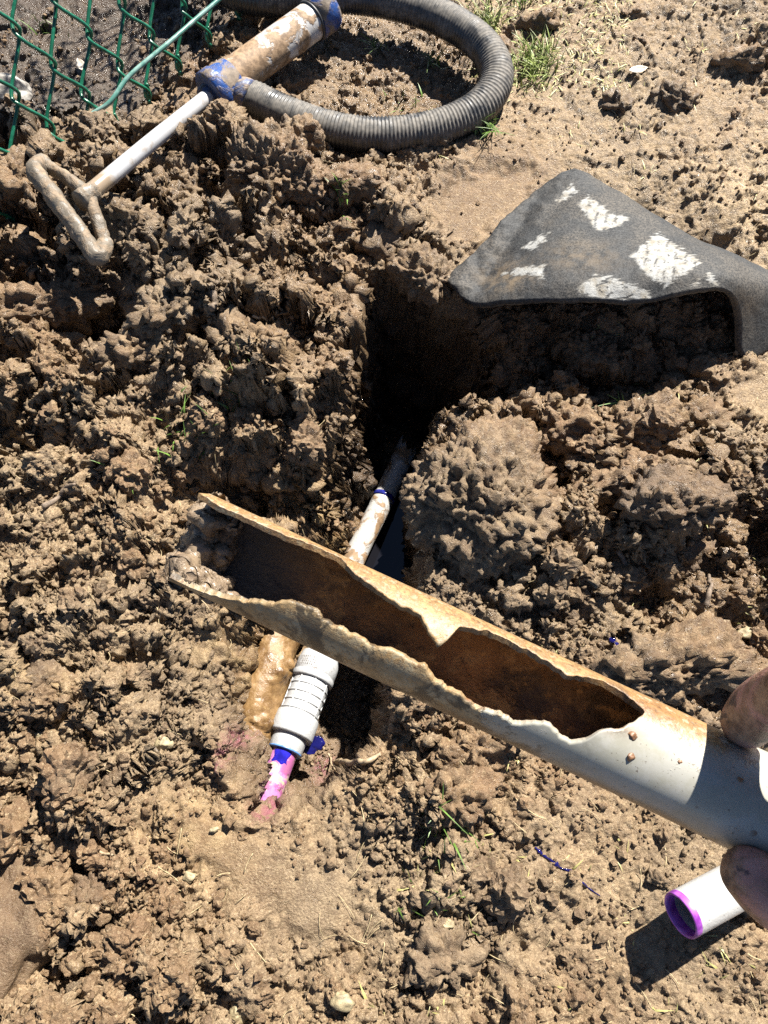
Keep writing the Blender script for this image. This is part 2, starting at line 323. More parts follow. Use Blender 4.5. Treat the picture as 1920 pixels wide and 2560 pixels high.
def lumps(P, sc, seed, flat, k=.22):
    f1, f2, rid, tl = worley(P, sc, seed, flat)
    dome = np.sqrt(np.clip(1 - (f1 / .95) ** 2, 0, 1))
    return np.clip(.12 + .62 * rid * (.4 + .6 * dome) + .95 * tl, 0, 1.15) * sstep(0, k, f2 - f1), rid
TR = pxpoly([(905,690),(872,820),(862,960),(815,1120),(765,1235),(660,1330),(580,1480),(520,1640),(510,1760),(545,1880),(590,1990),(650,2065),(760,2050),(860,1960),(935,1860),(990,1760),(1030,1620),(1078,1430),(1070,1270),(1075,1140),(1120,1090),(1190,1050),(1260,960),(1250,860),(1200,775),(1060,700)])
DEP = np.array([(*W(1050, 900, -.36)[:2], -.38), (*W(985, 1150, -.29)[:2], -.29), (*W(930, 1330, -.225)[:2], -.235), (*W(850, 1550, -.18)[:2], -.20), (*W(760, 1750, -.16)[:2], -.175), (*W(700, 1900, -.15)[:2], -.165), (*W(665, 2000, -.12)[:2], -.130), (*W(650, 2080, -.03)[:2], -.02)])
def trench(x, y, z):
    p3 = np.stack((x, y, x * 0), 1)
    wn = .012 * perlin(p3, .09, 33) + .009 * perlin(p3, .04, 31) + .005 * perlin(p3, .015, 32)
    sd = poly_sd(x, y, TR) + wn
    fl = np.interp(-y, -DEP[:, 1], DEP[:, 2])          # floor by distance along the trench
    ax = np.interp(-y, -DEP[:, 1], DEP[:, 0]); side = x - ax
    fl = fl - .018 * sstep(.012, .035, side) * sstep(-.02, .1, y) + .022 * sstep(-.075, -.11, side) * sstep(.45, .3, y) + .012 * perlin(p3, .05, 34)
    ww = np.where(side < 0, .045 + .022 * sstep(.45, .15, y), np.where((y > .27) & (y < .5), .018, .030)); ww = np.where(y > .52, .050, ww) * (1 + .5 * perlin(p3, .07, 35))
    t = sstep(-1, 0, sd / ww); return np.where(sd < 0, fl + (z - fl) * t, z), sstep(.01, -.03, sd), sd
PITS = [(480,300,-.035,.05,.03),(610,285,-.030,.05,.025),(760,335,-.035,.08,.022),(900,375,-.02,.07,.02),(640,1250,-.10,.085,.035),(330,560,-.04,.05,.02),(560,560,-.05,.05,.03),(230,830,-.06,.06,.035),(60,760,-.04,.05,.02),(870,640,-.02,.05,.03),(1330,900,-.02,.09,.05),(1560,900,-.02,.07,.04),(940,1760,-.03,.03,.06),(380,1100,-.03,.03,.018),(60,1120,-.035,.045,.022),(1250,1010,-.02,.06,.03),(230,2150,-.025,.04,.03),(1180,2400,-.012,.03,.02),(540,730,-.03,.04,.018),(470,660,-.025,.04,.015),(120,620,-.04,.05,.02),(1350,1230,-.03,.04,.03),(1750,1440,-.035,.045,.02),(1880,1350,-.035,.03,.03),(1580,1510,-.03,.04,.02),(90,1990,-.02,.03,.02),(330,1640,-.015,.035,.015),(190,2380,-.025,.035,.02),(1330,1130,-.02,.03,.02)]
def macro(gx, gy, cell):
    """height without the finest crumbs, and the soil masks"""
    K = grid_lookup(CG, -.95, .01, -.55, .01, gx, gy).astype(np.float32); z, clod, crumb, wet, pale = K.T
    far_fade = sstep(3.0, .7, np.hypot(gx, gy - .45)); P2 = np.stack((gx, gy, np.zeros_like(gx)), 1); smo = np.zeros_like(gx)
    for L_, k_ in zip(SMP, (1, .9, .85, .8)): smo = np.maximum(smo, k_ * sstep(.012, -.014, poly_sd(gx, gy, L_) + .012 * perlin(P2, .03, 7) + .006 * perlin(P2, .010, 8)))
    z = z * (1 - smo) + smo * (.25 * z + .004); clod = clod * (1 - .97 * smo) * sstep(.012, .004, cell); crumb = crumb * (1 - .80 * smo)
    z = z + .010 * perlin(P2, .16, 11) * (.3 + clod) + .02 * perlin(P2, 1.3, 12) * (1 - far_fade)
    w2 = np.stack((perlin(P2, .05, 3), perlin(P2, .05, 4), np.zeros_like(gx)), 1) * .012 + np.stack((perlin(P2, .014, 5), perlin(P2, .014, 6), np.zeros_like(gx)), 1) * .005
    l1, _ = lumps(P2 + w2, .085, 21, True, .34); z = z + clod * .070 * (l1 - .22)
    l2, _ = lumps(P2 + w2, .040, 22, True, .30); z = z + clod * .040 * (l2 - .22)
    lump = sstep(-.25, .3, perlin(P2, .07, 13))
    l3, _ = lumps(P2 + w2 * .6, .019, 23, True); z = z + (.22 * crumb + clod) * (.25 + .75 * lump) * .017 * (l3 - .2)
    ii = np.where((np.abs(gx) < .45) & (gy > -.15) & (gy < .95))[0]
    zt, tm, sd_ = trench(gx[ii], gy[ii], z[ii]); z[ii] = zt
    sdm = np.full_like(z, 1.0); sdm[ii] = sd_; tmask = np.zeros_like(z); tmask[ii] = tm
    for a, b, dz, rx, ry in PITS:
        c = W(a, b)[:2]; z = z + dz * np.exp(-(((gx - c[0]) / rx) ** 2 + ((gy - c[1]) / ry) ** 2) ** 1.5)
    return z.astype(np.float32), clod, crumb, wet, pale, tmask, sdm, P2
# first pass at half resolution: slopes, so that rows and columns crowd together where the ground is steep
cx2, cy2 = XS[::3], YS[::3]; hx, hy = np.meshgrid(cx2, cy2)
z0 = macro(hx.ravel().astype(np.float32), hy.ravel().astype(np.float32), np.full(hx.size, .0015, np.float32))[0].reshape(hx.shape)
def blur(A, n):
    for _ in range(n):
        B = np.pad(A, 1, mode='edge'); A = (B[:-2, 1:-1] + B[2:, 1:-1] + B[1:-1, :-2] + B[1:-1, 2:] + B[1:-1, 1:-1]) / 5
    return A
fine_box = (np.abs(hx) < .60) & (hy > -.225) & (hy < 1.15)
zb = blur(z0, 2); sx_ = np.abs(np.gradient(zb, cx2, axis=1)); sy_ = np.abs(np.gradient(zb, cy2, axis=0))
def crowd(sl): return blur(np.where(fine_box, np.sqrt(1 + np.minimum(sl, 4.5) ** 2), 1.0), 14)
wx, wy = crowd(sx_), crowd(sy_)
def equalise(t, w):
    """new tick positions along the last axis with spacing ~ 1/w, ends fixed"""
    out = np.empty_like(w)
    for k in range(len(w)):
        c = np.concatenate(([0], np.cumsum(.5 * (w[k][1:] + w[k][:-1]) * np.diff(t))))
        base = t - t[0]; i0, i1 = np.searchsorted(t, (LO, HI)); cc = c.copy()
        tgt = np.interp(np.linspace(0, 1, i1 - i0), np.linspace(0, 1, i1 - i0), np.linspace(c[i0], c[i1 - 1], i1 - i0) if UNI else c[i0] + (t[i0:i1] - t[i0]) / (t[i1 - 1] - t[i0]) * (c[i1 - 1] - c[i0]))
        o = t.copy(); o[i0:i1] = np.interp(tgt, c[i0:i1], t[i0:i1]); out[k] = o
    return out
UNI = False
LO, HI = -.60, .60; ex = equalise(cx2, wx)
LO, HI = -.225, 1.15; ey = equalise(cy2, wy.T.copy()).T
ex = blur(ex - hx, 4); ey = blur(ey - hy, 4)
def up2(A):                                                        # back to full resolution
    B = np.stack([np.interp(XS, cx2, r_) for r_ in A]); return np.stack([np.interp(YS, cy2, B[:, k]) for k in range(B.shape[1])], 1)
gx = (gx + .92 * up2(ex).ravel()).astype(np.float32); gy = (gy + .92 * up2(ey).ravel()).astype(np.float32)
z, clod, crumb, wet, pale, tmask, sdm, P2 = macro(gx, gy, cell)
V = np.stack((gx, gy, z), 1)
def normals(V):
    A = V.reshape(ny, nx, 3); dx = np.gradient(A, axis=1); dy = np.gradient(A, axis=0); N = np.cross(dx, dy).reshape(-1, 3)
    return N / (np.linalg.norm(N, axis=1)[:, None] + 1e-12)
N = normals(V).astype(np.float32)
fin = sstep(.006, .0022, cell) * np.clip(crumb, 0, 1)
mod = .30 + .70 * sstep(-.25, .3, perlin(V, .035, 40)); mod = mod * (.35 + .65 * sstep(.05, .5, clod))
wv = np.stack([perlin(V, .009, 47 + k) for k in range(3)], 1) * .0035
l, r = lumps(V + wv, .0115, 41, False); h = .0115 * (l - .3) * mod
l, r = lumps(V + wv, .0052, 42, False); h = h + .0062 * (l - .3) * mod
h = h + (.0040 * perlin(V, .011, 43) + .0022 * perlin(V, .0048, 44)) * (.45 + .55 * mod)
steep = sstep(.65, .30, N[:, 2]) * sstep(.006, .0022, cell)
h = h * fin + steep * (.016 * perlin(V, .045, 48) + .010 * (lumps(V + wv, .028, 49, False)[0] - .3)) + .0006 * perlin(V, .02, 45) + .0004 * perlin(V, .006, 46) * sstep(.006, .002, cell)
V = V + N * h[:, None]
LR = .0025; lx0, ly0, lnx, lny = -.62, -.25, 497, 565
li_ = np.floor((V[:, 0] - lx0) / LR).astype(int); lj_ = np.floor((V[:, 1] - ly0) / LR).astype(int); ok = (li_ >= 0) & (li_ < lnx) & (lj_ >= 0) & (lj_ < lny)
cnt = np.bincount(lj_[ok] * lnx + li_[ok], minlength=lnx * lny).reshape(lny, lnx); sm_ = np.bincount(lj_[ok] * lnx + li_[ok], weights=V[ok, 2], minlength=lnx * lny).reshape(lny, lnx)
GZ = np.where(cnt > 0, sm_ / np.maximum(cnt, 1), 0)
for _ in range(12):
    hole_ = cnt == 0; p_ = np.pad(GZ, 1, mode='edge'); pc = np.pad((cnt > 0).astype(float), 1, mode='edge')
    nb = sum(p_[1 + a:lny + 1 + a, 1 + b:lnx + 1 + b] * pc[1 + a:lny + 1 + a, 1 + b:lnx + 1 + b] for a, b in ((0, 1), (0, -1), (1, 0), (-1, 0))); nc_ = sum(pc[1 + a:lny + 1 + a, 1 + b:lnx + 1 + b] for a, b in ((0, 1), (0, -1), (1, 0), (-1, 0)))
    GZ = np.where(hole_ & (nc_ > 0), nb / np.maximum(nc_, 1), GZ); cnt = np.where(hole_ & (nc_ > 0), 1, cnt)
def gz(x, y):
    """height of the finished ground"""
    x = np.atleast_1d(np.asarray(x, float)); y = np.atleast_1d(np.asarray(y, float))
    return grid_lookup(GZ, lx0 + LR / 2, LR, ly0 + LR / 2, LR, x, y)
def on_ground(px, py, it=4):
    zz = 0.0
    for _ in range(it): p = W(px, py, zz); zz = float(gz(p[0], p[1])[0])
    return W(px, py, zz)
ij = (np.arange(ny - 1)[:, None] * nx + np.arange(nx - 1)[None, :]).ravel()
F = np.stack((ij, ij + 1, ij + nx + 1, ij + nx), 1)
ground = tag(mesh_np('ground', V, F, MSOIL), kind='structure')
set_attr(ground, 'pale', np.clip(pale * (1 - tmask) + .15 * perlin(P2, .06, 51), 0, 1))
set_attr(ground, 'wet', np.clip(np.maximum(wet + .25 * perlin(P2, .05, 52), tmask * .75) - .05, 0, 1))
fb = [W(-400, 800)[:2], W(235, 350)[:2], W(437, 172)[:2], W(640, -40)[:2], W(900, -400)[:2], W(-900, -400)[:2]]
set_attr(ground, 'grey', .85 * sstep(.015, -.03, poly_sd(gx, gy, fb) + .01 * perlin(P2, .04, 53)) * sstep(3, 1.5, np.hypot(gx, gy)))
pk = np.zeros_like(gx)
for a, b, rr in [(600,1890,.010),(622,1850,.010),(800,1915,.014),(690,2015,.012),(585,1925,.008)]:
    c = W(a, b, -.1)[:2]; pk = np.maximum(pk, .8 * np.exp(-((gx - c[0]) ** 2 + (gy - c[1]) ** 2) / rr ** 2))
set_attr(ground, 'pink', pk)
set_attr(ground, 'damp_shade', np.clip(np.maximum(.92 * sstep(.0, -.03, sdm + .008 * perlin(P2, .03, 55)) * sstep(.25, .42, gy), .6 * sstep(-.05, -.12, z) * sstep(.25, .35, gy)), 0, 1))  # damp subsoil plus painted shade that blackens the hole walls and low ground
oc = np.zeros_like(gx)
for a, b, rr, k in [(640,1680,.03,.8),(670,1600,.04,.8),(830,1330,.04,.8),(560,1640,.03,.5),(200,1740,.03,.5),(520,2080,.05,.4),(760,1290,.03,.6),(1560,1700,.05,.3)]:
    c = W(a, b, -.08)[:2]; oc = np.maximum(oc, k * np.exp(-((gx - c[0]) ** 2 + (gy - c[1]) ** 2) / rr ** 2))
set_attr(ground, 'ochre', oc)

# ------------------------------------------------------------------ loose crumbs of soil lying on the ground
MCRUMB = MCLOD
def facet(v, r, k):
    nn = r.normal(size=(k, 3)); nn /= np.linalg.norm(nn, axis=1)[:, None]; hh = r.uniform(.6, 1.0, k)
    return v * np.min(np.where(v @ nn.T > .05, hh / np.maximum(v @ nn.T, .05), 1.25), axis=1).clip(.5, 1.25)[:, None]
def crumb_parts(n, sub, rlo, rhi, seed, power=2.5):
    r = np.random.default_rng(seed); bases = []
    v, f = ico(sub)
    for k in range(8):
        q = facet(v, r, 9) * r.uniform(.75, 1.3, 3); q = q * (1 + .30 * perlin(v, .8, seed + k) + .30 * perlin(v, .35, seed + 20 + k))[:, None]; bases.append(q)
    px = r.uniform(-60, 1980, n * 4); py = r.uniform(-60, 2620, n * 4)
    d = FW[None] + ((px - 960) / FPX)[:, None] * RT + ((1280 - py) / FPX)[:, None] * UP
    xy = (CAM + d * (-CAM[2] / d[:, 2])[:, None])[:, :2]; xy = xy[(xy[:, 1] < 1.14) & (abs(xy[:, 0]) < .6)]
    kk = grid_lookup(CG, -.95, .01, -.55, .01, xy[:, 0], xy[:, 1])
    den = np.clip(.25 * kk[:, 2] + .75 * kk[:, 1], 0, 1) * (.25 + sstep(-.2, .35, perlin(np.c_[xy, xy[:, 0] * 0], .05, seed + 50)))
    for L_ in SMP: den = den * (.06 + .94 * sstep(-.01, .005, poly_sd(xy[:, 0], xy[:, 1], L_)))
    xy = xy[r.uniform(0, 1.0, len(xy)) < den][:n]; m = len(xy)
    rad = rlo + (rhi - rlo) * r.uniform(0, 1, m) ** power; zz = gz(xy[:, 0], xy[:, 1])
    q = r.normal(size=(m, 4)); q /= np.linalg.norm(q, axis=1)[:, None]; w, x, y, z_ = q.T
    Rm = np.stack((1-2*(y*y+z_*z_), 2*(x*y-z_*w), 2*(x*z_+y*w), 2*(x*y+z_*w), 1-2*(x*x+z_*z_), 2*(y*z_-x*w), 2*(x*z_-y*w), 2*(y*z_+x*w), 1-2*(x*x+y*y)), 1).reshape(m, 3, 3)
    Bs = np.stack(bases)[r.integers(0, 8, m)]
    Vv = np.einsum('mij,mvj->mvi', Rm, Bs) * rad[:, None, None] + np.c_[xy, zz + rad * .45][:, None, :]
    Ff = f[None] + (np.arange(m) * len(v))[:, None, None]
    return Vv.reshape(-1, 3), Ff.reshape(-1, 3)
def lumpy(c, rx, ry, rz, seed, sub=4, crumbs=.35, fac=10, ax=None, sc=1.0):
    """irregular lump: faceted body with soil crumbs on its skin. Returns V, F"""
    r = np.random.default_rng(seed); v, f = ico(sub); q_ = (facet(v, r, fac) if fac else v) * (1 + .22 * perlin(v, .9, seed) + .12 * perlin(v, .45, seed + 1))[:, None]
    q_ = q_ * np.array((rx, ry, rz))
    if ax is not None: q_ = q_ @ np.asarray(ax)
    p = q_ + np.asarray(c); n = v / np.array((rx, ry, rz)); n = n @ np.asarray(ax) if ax is not None else n; n /= np.linalg.norm(n, axis=1)[:, None]
    if crumbs:
        wv_ = np.stack([perlin(p, .009 * sc, 47 + k) for k in range(3)], 1) * .0035 * sc
        a, _ = lumps(p + wv_, .0115 * sc, 41 + seed, False); b, _ = lumps(p + wv_, .0055 * sc, 42 + seed, False)
        e, _ = lumps(p + wv_, .024 * sc, 43 + seed, False)
        p = p + n * (sc * crumbs * (.010 * e + .0105 * a + .0055 * b + .005 * perlin(p, .012 * sc, 43) + .0025 * perlin(p, .005 * sc, 44)))[:, None]
    return p, f
def chunk_parts(n, rlo, rhi, seed):
    r = np.random.default_rng(seed); out = []; tries = 0
    while len(out) < n and tries < n * 40:
        tries += 1; p = W(r.uniform(-40, 1960), r.uniform(280, 2600))
        kk = grid_lookup(CG, -.95, .01, -.55, .01, p[:1], p[1:2])[0]
        if r.uniform() > kk[1] ** 2 * 1.1 or poly_sd(p[:1], p[1:2], TR)[0] < .004 or min(poly_sd(p[:1], p[1:2], L_)[0] for L_ in SMP) < .01: continue
        rad = rlo + (rhi - rlo) * r.uniform() ** 2.2; th = r.uniform(0, 6.28); Rz = np.array(((math.cos(th), math.sin(th), 0), (-math.sin(th), math.cos(th), 0), (0, 0, 1)))
        out.append(lumpy(np.array((p[0], p[1], float(gz(p[0], p[1])[0]) + rad * .35)), rad * r.uniform(.8, 1.3), rad * r.uniform(.6, 1), rad * r.uniform(.6, 1), seed + len(out), 4, .75, 9, Rz, .8))
    return join(out)
Vk, Fk = chunk_parts(130, .007, .021, 3000); Fk = Fk[0]
Vc, Fc = join([(Vk, Fk), crumb_parts(18000, 1, .0009, .0030, 100, 1.6), crumb_parts(3400, 2, .0018, .0060, 200, 2.6), crumb_parts(110, 4, .005, .011, 300, 2.0)])
tag(mesh_np('soil_crumbs', Vc, Fc, MCRUMB, smooth=False), 'loose crumbs of brown soil scattered over the dug ground', 'soil', kind='stuff')

# ------------------------------------------------------------------ the broken pipe held up in front of the lens
def axis_basis(A, B):
    d = B - A; L = np.linalg.norm(d); d = d / L; return d, L
RP = .0168; RI = .0149
PA = D(478, 1344, .272); PB = D(2120, 2117, .246); pd, PL = axis_basis(PA, PB)
pv = CAM - (PA + PB) / 2; pv = pv - pd * (pv @ pd); pv /= np.linalg.norm(pv)      # towards the lens
pu = np.cross(pv, pd); pu = pu if pu @ UP > 0 else -pu                            # across, upper side
def on_pipe(px, py):
    r = ray(px, py); r = r / np.linalg.norm(r); o = CAM - PA
    rp = r - pd * (r @ pd); op = o - pd * (o @ pd)
    a = rp @ rp; b = 2 * rp @ op; c = op @ op - RP ** 2; q = max(b * b - 4 * a * c, 0); t = (-b - math.sqrt(q)) / (2 * a)
    h = o + r * t; return h @ pd, math.atan2(h @ pu, h @ pv)
up_px = [(470,1225),(510,1238),(530,1253),(575,1278),(633,1302),(704,1334),(780,1362),(850,1394),(875,1420),(888,1437),(905,1446),(948,1481),(997,1513),(1051,1538),(1073,1584),(1094,1617),(1116,1603),(1149,1568),(1187,1573),(1238,1583),(1300,1617),(1333,1633),(1421,1688),(1499,1700),(1543,1722),(1582,1752),(1612,1779)]
lo_px = [(470,1465),(495,1475),(563,1497),(639,1505),(725,1503),(780,1515),(796,1526),(803,1548),(867,1579),(942,1617),(1002,1633),(1067,1671),(1084,1698),(1154,1741),(1192,1774),(1244,1783),(1288,1811),(1360,1805),(1399,1833),(1424,1858),(1471,1844),(1510,1824),(1555,1819),(1593,1797),(1612,1781)]
ue = np.array([on_pipe(*p) for p in up_px]); le = np.array([on_pipe(*p) for p in lo_px])
t_close = max(ue[-1, 0], le[-1, 0])
ts = np.concatenate((np.arange(0, t_close, .0006), np.arange(t_close, PL, .002)))
u_up = np.interp(ts, ue[:, 0], ue[:, 1]); u_lo = np.interp(ts, le[:, 0], le[:, 1])
jag = np.stack((ts, ts * 0, ts * 0), 1)
u_up = u_up + .05 * perlin(jag, .006, 61) + .05 * perlin(jag, .0024, 62) + .03 * np.abs(perlin(jag, .0013, 68)); u_lo = u_lo + (.06 * perlin(jag, .006, 63) + .06 * perlin(jag, .0024, 64) - .03 * np.abs(perlin(jag, .0013, 69))) * sstep(.004, .03, ts)
closed = ts >= t_close; mid_a = (ue[-1, 1] + le[-1, 1]) / 2
u_up = np.where(closed, mid_a, np.maximum(u_up, u_lo + .01)); u_lo = np.where(closed, mid_a, u_lo)
NS = 72; fr = np.linspace(0, 1, NS + 1)
ang = u_up[:, None] + (2 * np.pi + u_lo - u_up)[:, None] * fr[None, :]           # from the upper lip round the back to the lower lip
tt = np.broadcast_to(ts[:, None], ang.shape).copy()
endj = .004 * perlin(np.stack((np.cos(ang[0]), np.sin(ang[0]), ang[0] * 0), 1), .5, 65) + .0025 * np.cos(ang[0] * 3)
tt += endj[None, :] * np.clip(1 - tt / .03, 0, 1)
tt[:, -6:] += (np.linspace(0, .004, 6)[None, :]) * np.clip(1 - tt[:, -6:] / .02, 0, 1)
def cyl(r, a, t): return PA + t[..., None] * pd + r * (np.cos(a)[..., None] * pv + np.sin(a)[..., None] * pu)
wob = 1 + .012 * perlin(np.stack((np.cos(ang).ravel(), np.sin(ang).ravel(), (tt / .04).ravel()), 1), .8, 66).reshape(ang.shape)
Vo = cyl(RP, ang, tt); Vo = PA + tt[..., None] * pd + (Vo - PA - tt[..., None] * pd) * wob[..., None]
scale_in = 1 - .05 * np.abs(perlin(np.stack((np.cos(ang).ravel(), np.sin(ang).ravel(), (tt / .02).ravel()), 1), .35, 67)).reshape(ang.shape)
Vi = cyl(RI, ang, tt); Vi = PA + tt[..., None] * pd + (Vi - PA - tt[..., None] * pd) * scale_in[..., None]
nr, nc = ang.shape; g = np.arange(nr * nc).reshape(nr, nc); off = nr * nc
g2 = g.copy(); g2[closed, -1] = g2[closed, 0]
q = lambda a, b, c, d: np.stack((a.ravel(), b.ravel(), c.ravel(), d.ravel()), 1)
Fo = q(g2[:-1, :-1], g2[1:, :-1], g2[1:, 1:], g2[:-1, 1:]); Fi = q(g2[:-1, :-1], g2[:-1, 1:], g2[1:, 1:], g2[1:, :-1]) + off
Fe = [np.stack((g[:-1, c], g[:-1, c] + off, g[1:, c] + off, g[1:, c]), 1) if c == 0 else np.stack((g[:-1, c], g[1:, c], g[1:, c] + off, g[:-1, c] + off), 1) for c in (0, nc - 1)]
Fe = [f_[~closed[:-1]] for f_ in Fe]
Fr = [np.stack((g[r_, :-1], g[r_, 1:], g[r_, 1:] + off, g[r_, :-1] + off), 1) for r_ in (0, nr - 1)]

def pvc_held():
    m = M('stained_pvc'); t = m.attr('along'); inside = m.attr('inside'); across = m.attr('across')
    n1, n2, n3, n4 = m.noise(75, 6, .7), m.noise(260, 5, .75), m.noise(26, 4), m.noise(420, 4, .7)
    white = m.mix(m.rng(n1, .42, .6), (.245, .237, .195), (.280, .274, .243))
    ochre = m.mix(m.rng(n2, .42, .58), (.125, .056, .016), (.250, .160, .070))
    cream = m.mix(m.rng(n1, .43, .57), (.190, .132, .066), (.260, .208, .125))
    nn = m.math('MULTIPLY', m.math('SUBTRACT', n1, .5), 2.6)
    low = m.rng(m.math('ADD', m.rng(t, .085, .165, 1.0, 0.0), nn), .35, .70)
    upr = m.math('MULTIPLY', m.rng(across, .25, .8), m.rng(m.math('ADD', m.rng(t, .15, .215, 1.0, 0.0), nn), .30, .65))
    stain = m.math('MAXIMUM', low, upr)
    c = m.mix(stain, white, m.mix(m.rng(m.math('ADD', n2, m.rng(across, .2, .9, -.06, .07)), .45, .56), cream, ochre))
    c = m.mix(m.math('MULTIPLY', stain, m.rng(n4, .56, .66, 0, .7)), c, (.070, .033, .012))
    spots = m.math('MULTIPLY', m.rng(m.noise(60, 6, .72, dist=.4), .52, .58), m.math('MULTIPLY', m.rng(t, .16, .12, 0.0, 1.0), m.rng(across, .35, .0)))
    c = m.mix(m.math('MULTIPLY', spots, .85), c, (.030, .023, .014))
    lowdirt = m.math('MULTIPLY', m.rng(across, -.80, -.98), m.rng(n3, .42, .56)); c = m.mix(m.math('MULTIPLY', lowdirt, .85), c, (.090, .045, .016))
    tip = m.math('MULTIPLY', m.attr('tip'), m.rng(n2, .40, .54)); c = m.mix(m.math('MULTIPLY', tip, .95), c, m.mix(m.rng(n1, .42, .58), (.045, .018, .006), (.19, .095, .030)))
    specks = m.math('MULTIPLY', m.rng(m.vor(110), .17, .12), m.rng(m.noise(34, 2), .48, .56)); c = m.mix(specks, c, (.10, .045, .017))
    c = m.mix(m.rng(m.noise(900, 2), .68, .72, 0, .7), c, (.06, .04, .025))
    rust = m.mix(m.rng(n3, .40, .62), (.060, .036, .018), (.24, .120, .040)); rust = m.mix(m.rng(n1, .50, .62, 0, .8), rust, (.34, .20, .075)); rust = m.mix(m.rng(n2, .55, .66, 0, .6), rust, (.030, .018, .010))
    rust = m.mix(m.rng(t, .06, .02), rust, (.045, .038, .032))
    m.set('color', m.mix(inside, c, rust)); m.set('rough', m.rng(m.math('ADD', stain, inside), 0, 1, .36, .5)); m.set('spec', .45)
    m.bump(m.math('MULTIPLY', m.math('ADD', n2, m.math('MULTIPLY', m.noise(600, 3), .5)), m.math('ADD', m.math('MULTIPLY', stain, .8), m.math('ADD', inside, .04))), .6, .0010)
    return m.m
held = empty('broken_pipe', PA)
tag(held, 'split stained white plastic pipe gripped in the hand, its wall torn open lengthwise', 'pipe')
po = mesh_np('pipe_wall', np.vstack((Vo.reshape(-1, 3), Vi.reshape(-1, 3))), np.vstack([Fo, Fi] + Fe + Fr), pvc_held(), held)
nv = nr * nc
set_attr(po, 'along', np.concatenate((tt.ravel(), tt.ravel())))
ins = np.concatenate((np.zeros(nv), np.ones(nv))).reshape(2, nr, nc); ins[1, :, :1] = .35; ins[1, :, -1:] = .35; ins = np.where(np.broadcast_to((ts >= t_close)[None, :, None], ins.shape) & (ins > 0), 1, ins)
set_attr(po, 'inside', ins.ravel())
aw = ang - np.where(ang > np.pi, 2 * np.pi, 0) - mid_a
tipv = 1.2 * np.exp(-((tt - t_close - .002) / .018) ** 2 - ((aw - .22) / .38) ** 2) + 1.2 * np.exp(-((tt - t_close + .010) / .007) ** 2 - ((aw + .50) / .16) ** 2)
set_attr(po, 'tip', np.tile(np.clip(tipv, 0, 1).ravel(), 2))
set_attr(po, 'across', np.tile(np.sin(ang).ravel(), 2))
# sharp lips
po.data.polygons.foreach_set('use_smooth', np.concatenate((np.ones(len(Fo) + len(Fi), bool), np.zeros(sum(map(len, Fe)) + sum(map(len, Fr)), bool))))
MMUD = muddy('wet_mud', (.175, .130, .085), (.115, .078, .046), (.42, .6), 160, .35, 5)
mud = []; r = np.random.default_rng(91)
for t0m, rbase, ua, ub, seed in ((.0015, .0046, .50, 1.60, 1), (.0085, .0036, .62, 1.64, 2), (.0150, .0026, 1.18, 1.60, 3), (.0240, .0017, 1.40, 1.58, 4), (-.0030, .0026, .75, 1.45, 5)):
    u_ = np.linspace(math.pi * ua, math.pi * ub, 150); nz = np.stack((u_, u_ * 0 + seed, u_ * 0), 1); rr_ = rbase * (1 + .5 * perlin(nz, .35, seed) + .3 * perlin(nz, .12, seed + 9)) * np.clip(np.minimum(u_ - u_[0], u_[-1] - u_) * 4, .12, 1) ** .5
    Q = cyl(1.0, u_, t0m + .003 * perlin(nz, .4, seed + 30)); Q = PA + ((Q - PA) @ pd)[:, None] * pd + (Q - PA - ((Q - PA) @ pd)[:, None] * pd) * (RI - rr_ * .55)[:, None]
    V_, F_ = sweep(Q, rr_, 40); cen = np.vstack((np.repeat(Q, 40, 0), Q[0], Q[-1])); d_ = V_ - cen; d_ /= np.linalg.norm(d_, axis=1)[:, None] + 1e-9
    la, _ = lumps(V_, .0055, 71 + seed, False); lb, _ = lumps(V_, .0026, 72 + seed, False)
    mud.append((V_ + d_ * (.0020 * la + .0011 * lb + .0016 * perlin(V_, .006, 73))[:, None], F_))
Vm, Fm = join(mud); mesh_np('mud_plug', Vm, Fm, MMUD, held)
for a, b, r_ in [(1580, 1838, .0014), (1578, 1893, .0012), (1700, 1905, .0006), (1850, 1950, .0008)]:
    t_, u_ = on_pipe(a, b); c = cyl(RP, np.array(u_), np.array(t_)); Vb, Fb = lumpy(c, r_, r_, r_ * .8, 31 + int(a), 3, 0)
    mesh_np('rust_blister', Vb, Fb, simple('rust', (.13, .065, .03), .5, .4, 900), held)

# ------------------------------------------------------------------ the hand that holds it
def loft(pts, n=26, seg=20):
    """pts rows (x,y,z,rw,rh): flattened tube with round ends"""
    Q = catmull(np.array(pts, float), n); P = Q[:, :3]; T, Nn, Bb = frames(P); a = np.linspace(0, 2 * np.pi, seg, endpoint=False)
    return P, Q
SKINR = []
def finger(pts):
    Q = catmull(np.array(pts, float), 24); V_, F_ = sweep(Q[:, :3], Q[:, 3], 18)
    parts = [(V_, F_)]
    for e in (0, -1):
        v, f = ico(3); parts.append((v * Q[e, 3] * .995 + Q[e, :3], f))
    return parts
mm = .001
def cp(px, py, dep, r): return (*D(px, py, dep), r * mm)
HP = []
index = [cp(1868,1806,.2440,8.2), cp(1898,1774,.2390,8.9), cp(1955,1738,.2280,8.9), cp(2055,1715,.212,9.6), cp(2160,1775,.202,11.5), cp(2290,1900,.203,14.5), cp(2450,2040,.226,17)]
thumb = [cp(1874,2185,.2350,8.6), cp(1915,2222,.2345,9.6), cp(1985,2272,.234,10.0), cp(2080,2325,.236,9.8), cp(2200,2350,.240,11.5), cp(2340,2300,.248,13.5), cp(2480,2200,.256,14)]
middle = [cp(1990,1850,.272,8.2), cp(2030,1795,.272,8.8), cp(2110,1760,.270,9.2), cp(2230,1780,.268,10), cp(2360,1860,.268,11), cp(2520,2010,.268,13)]
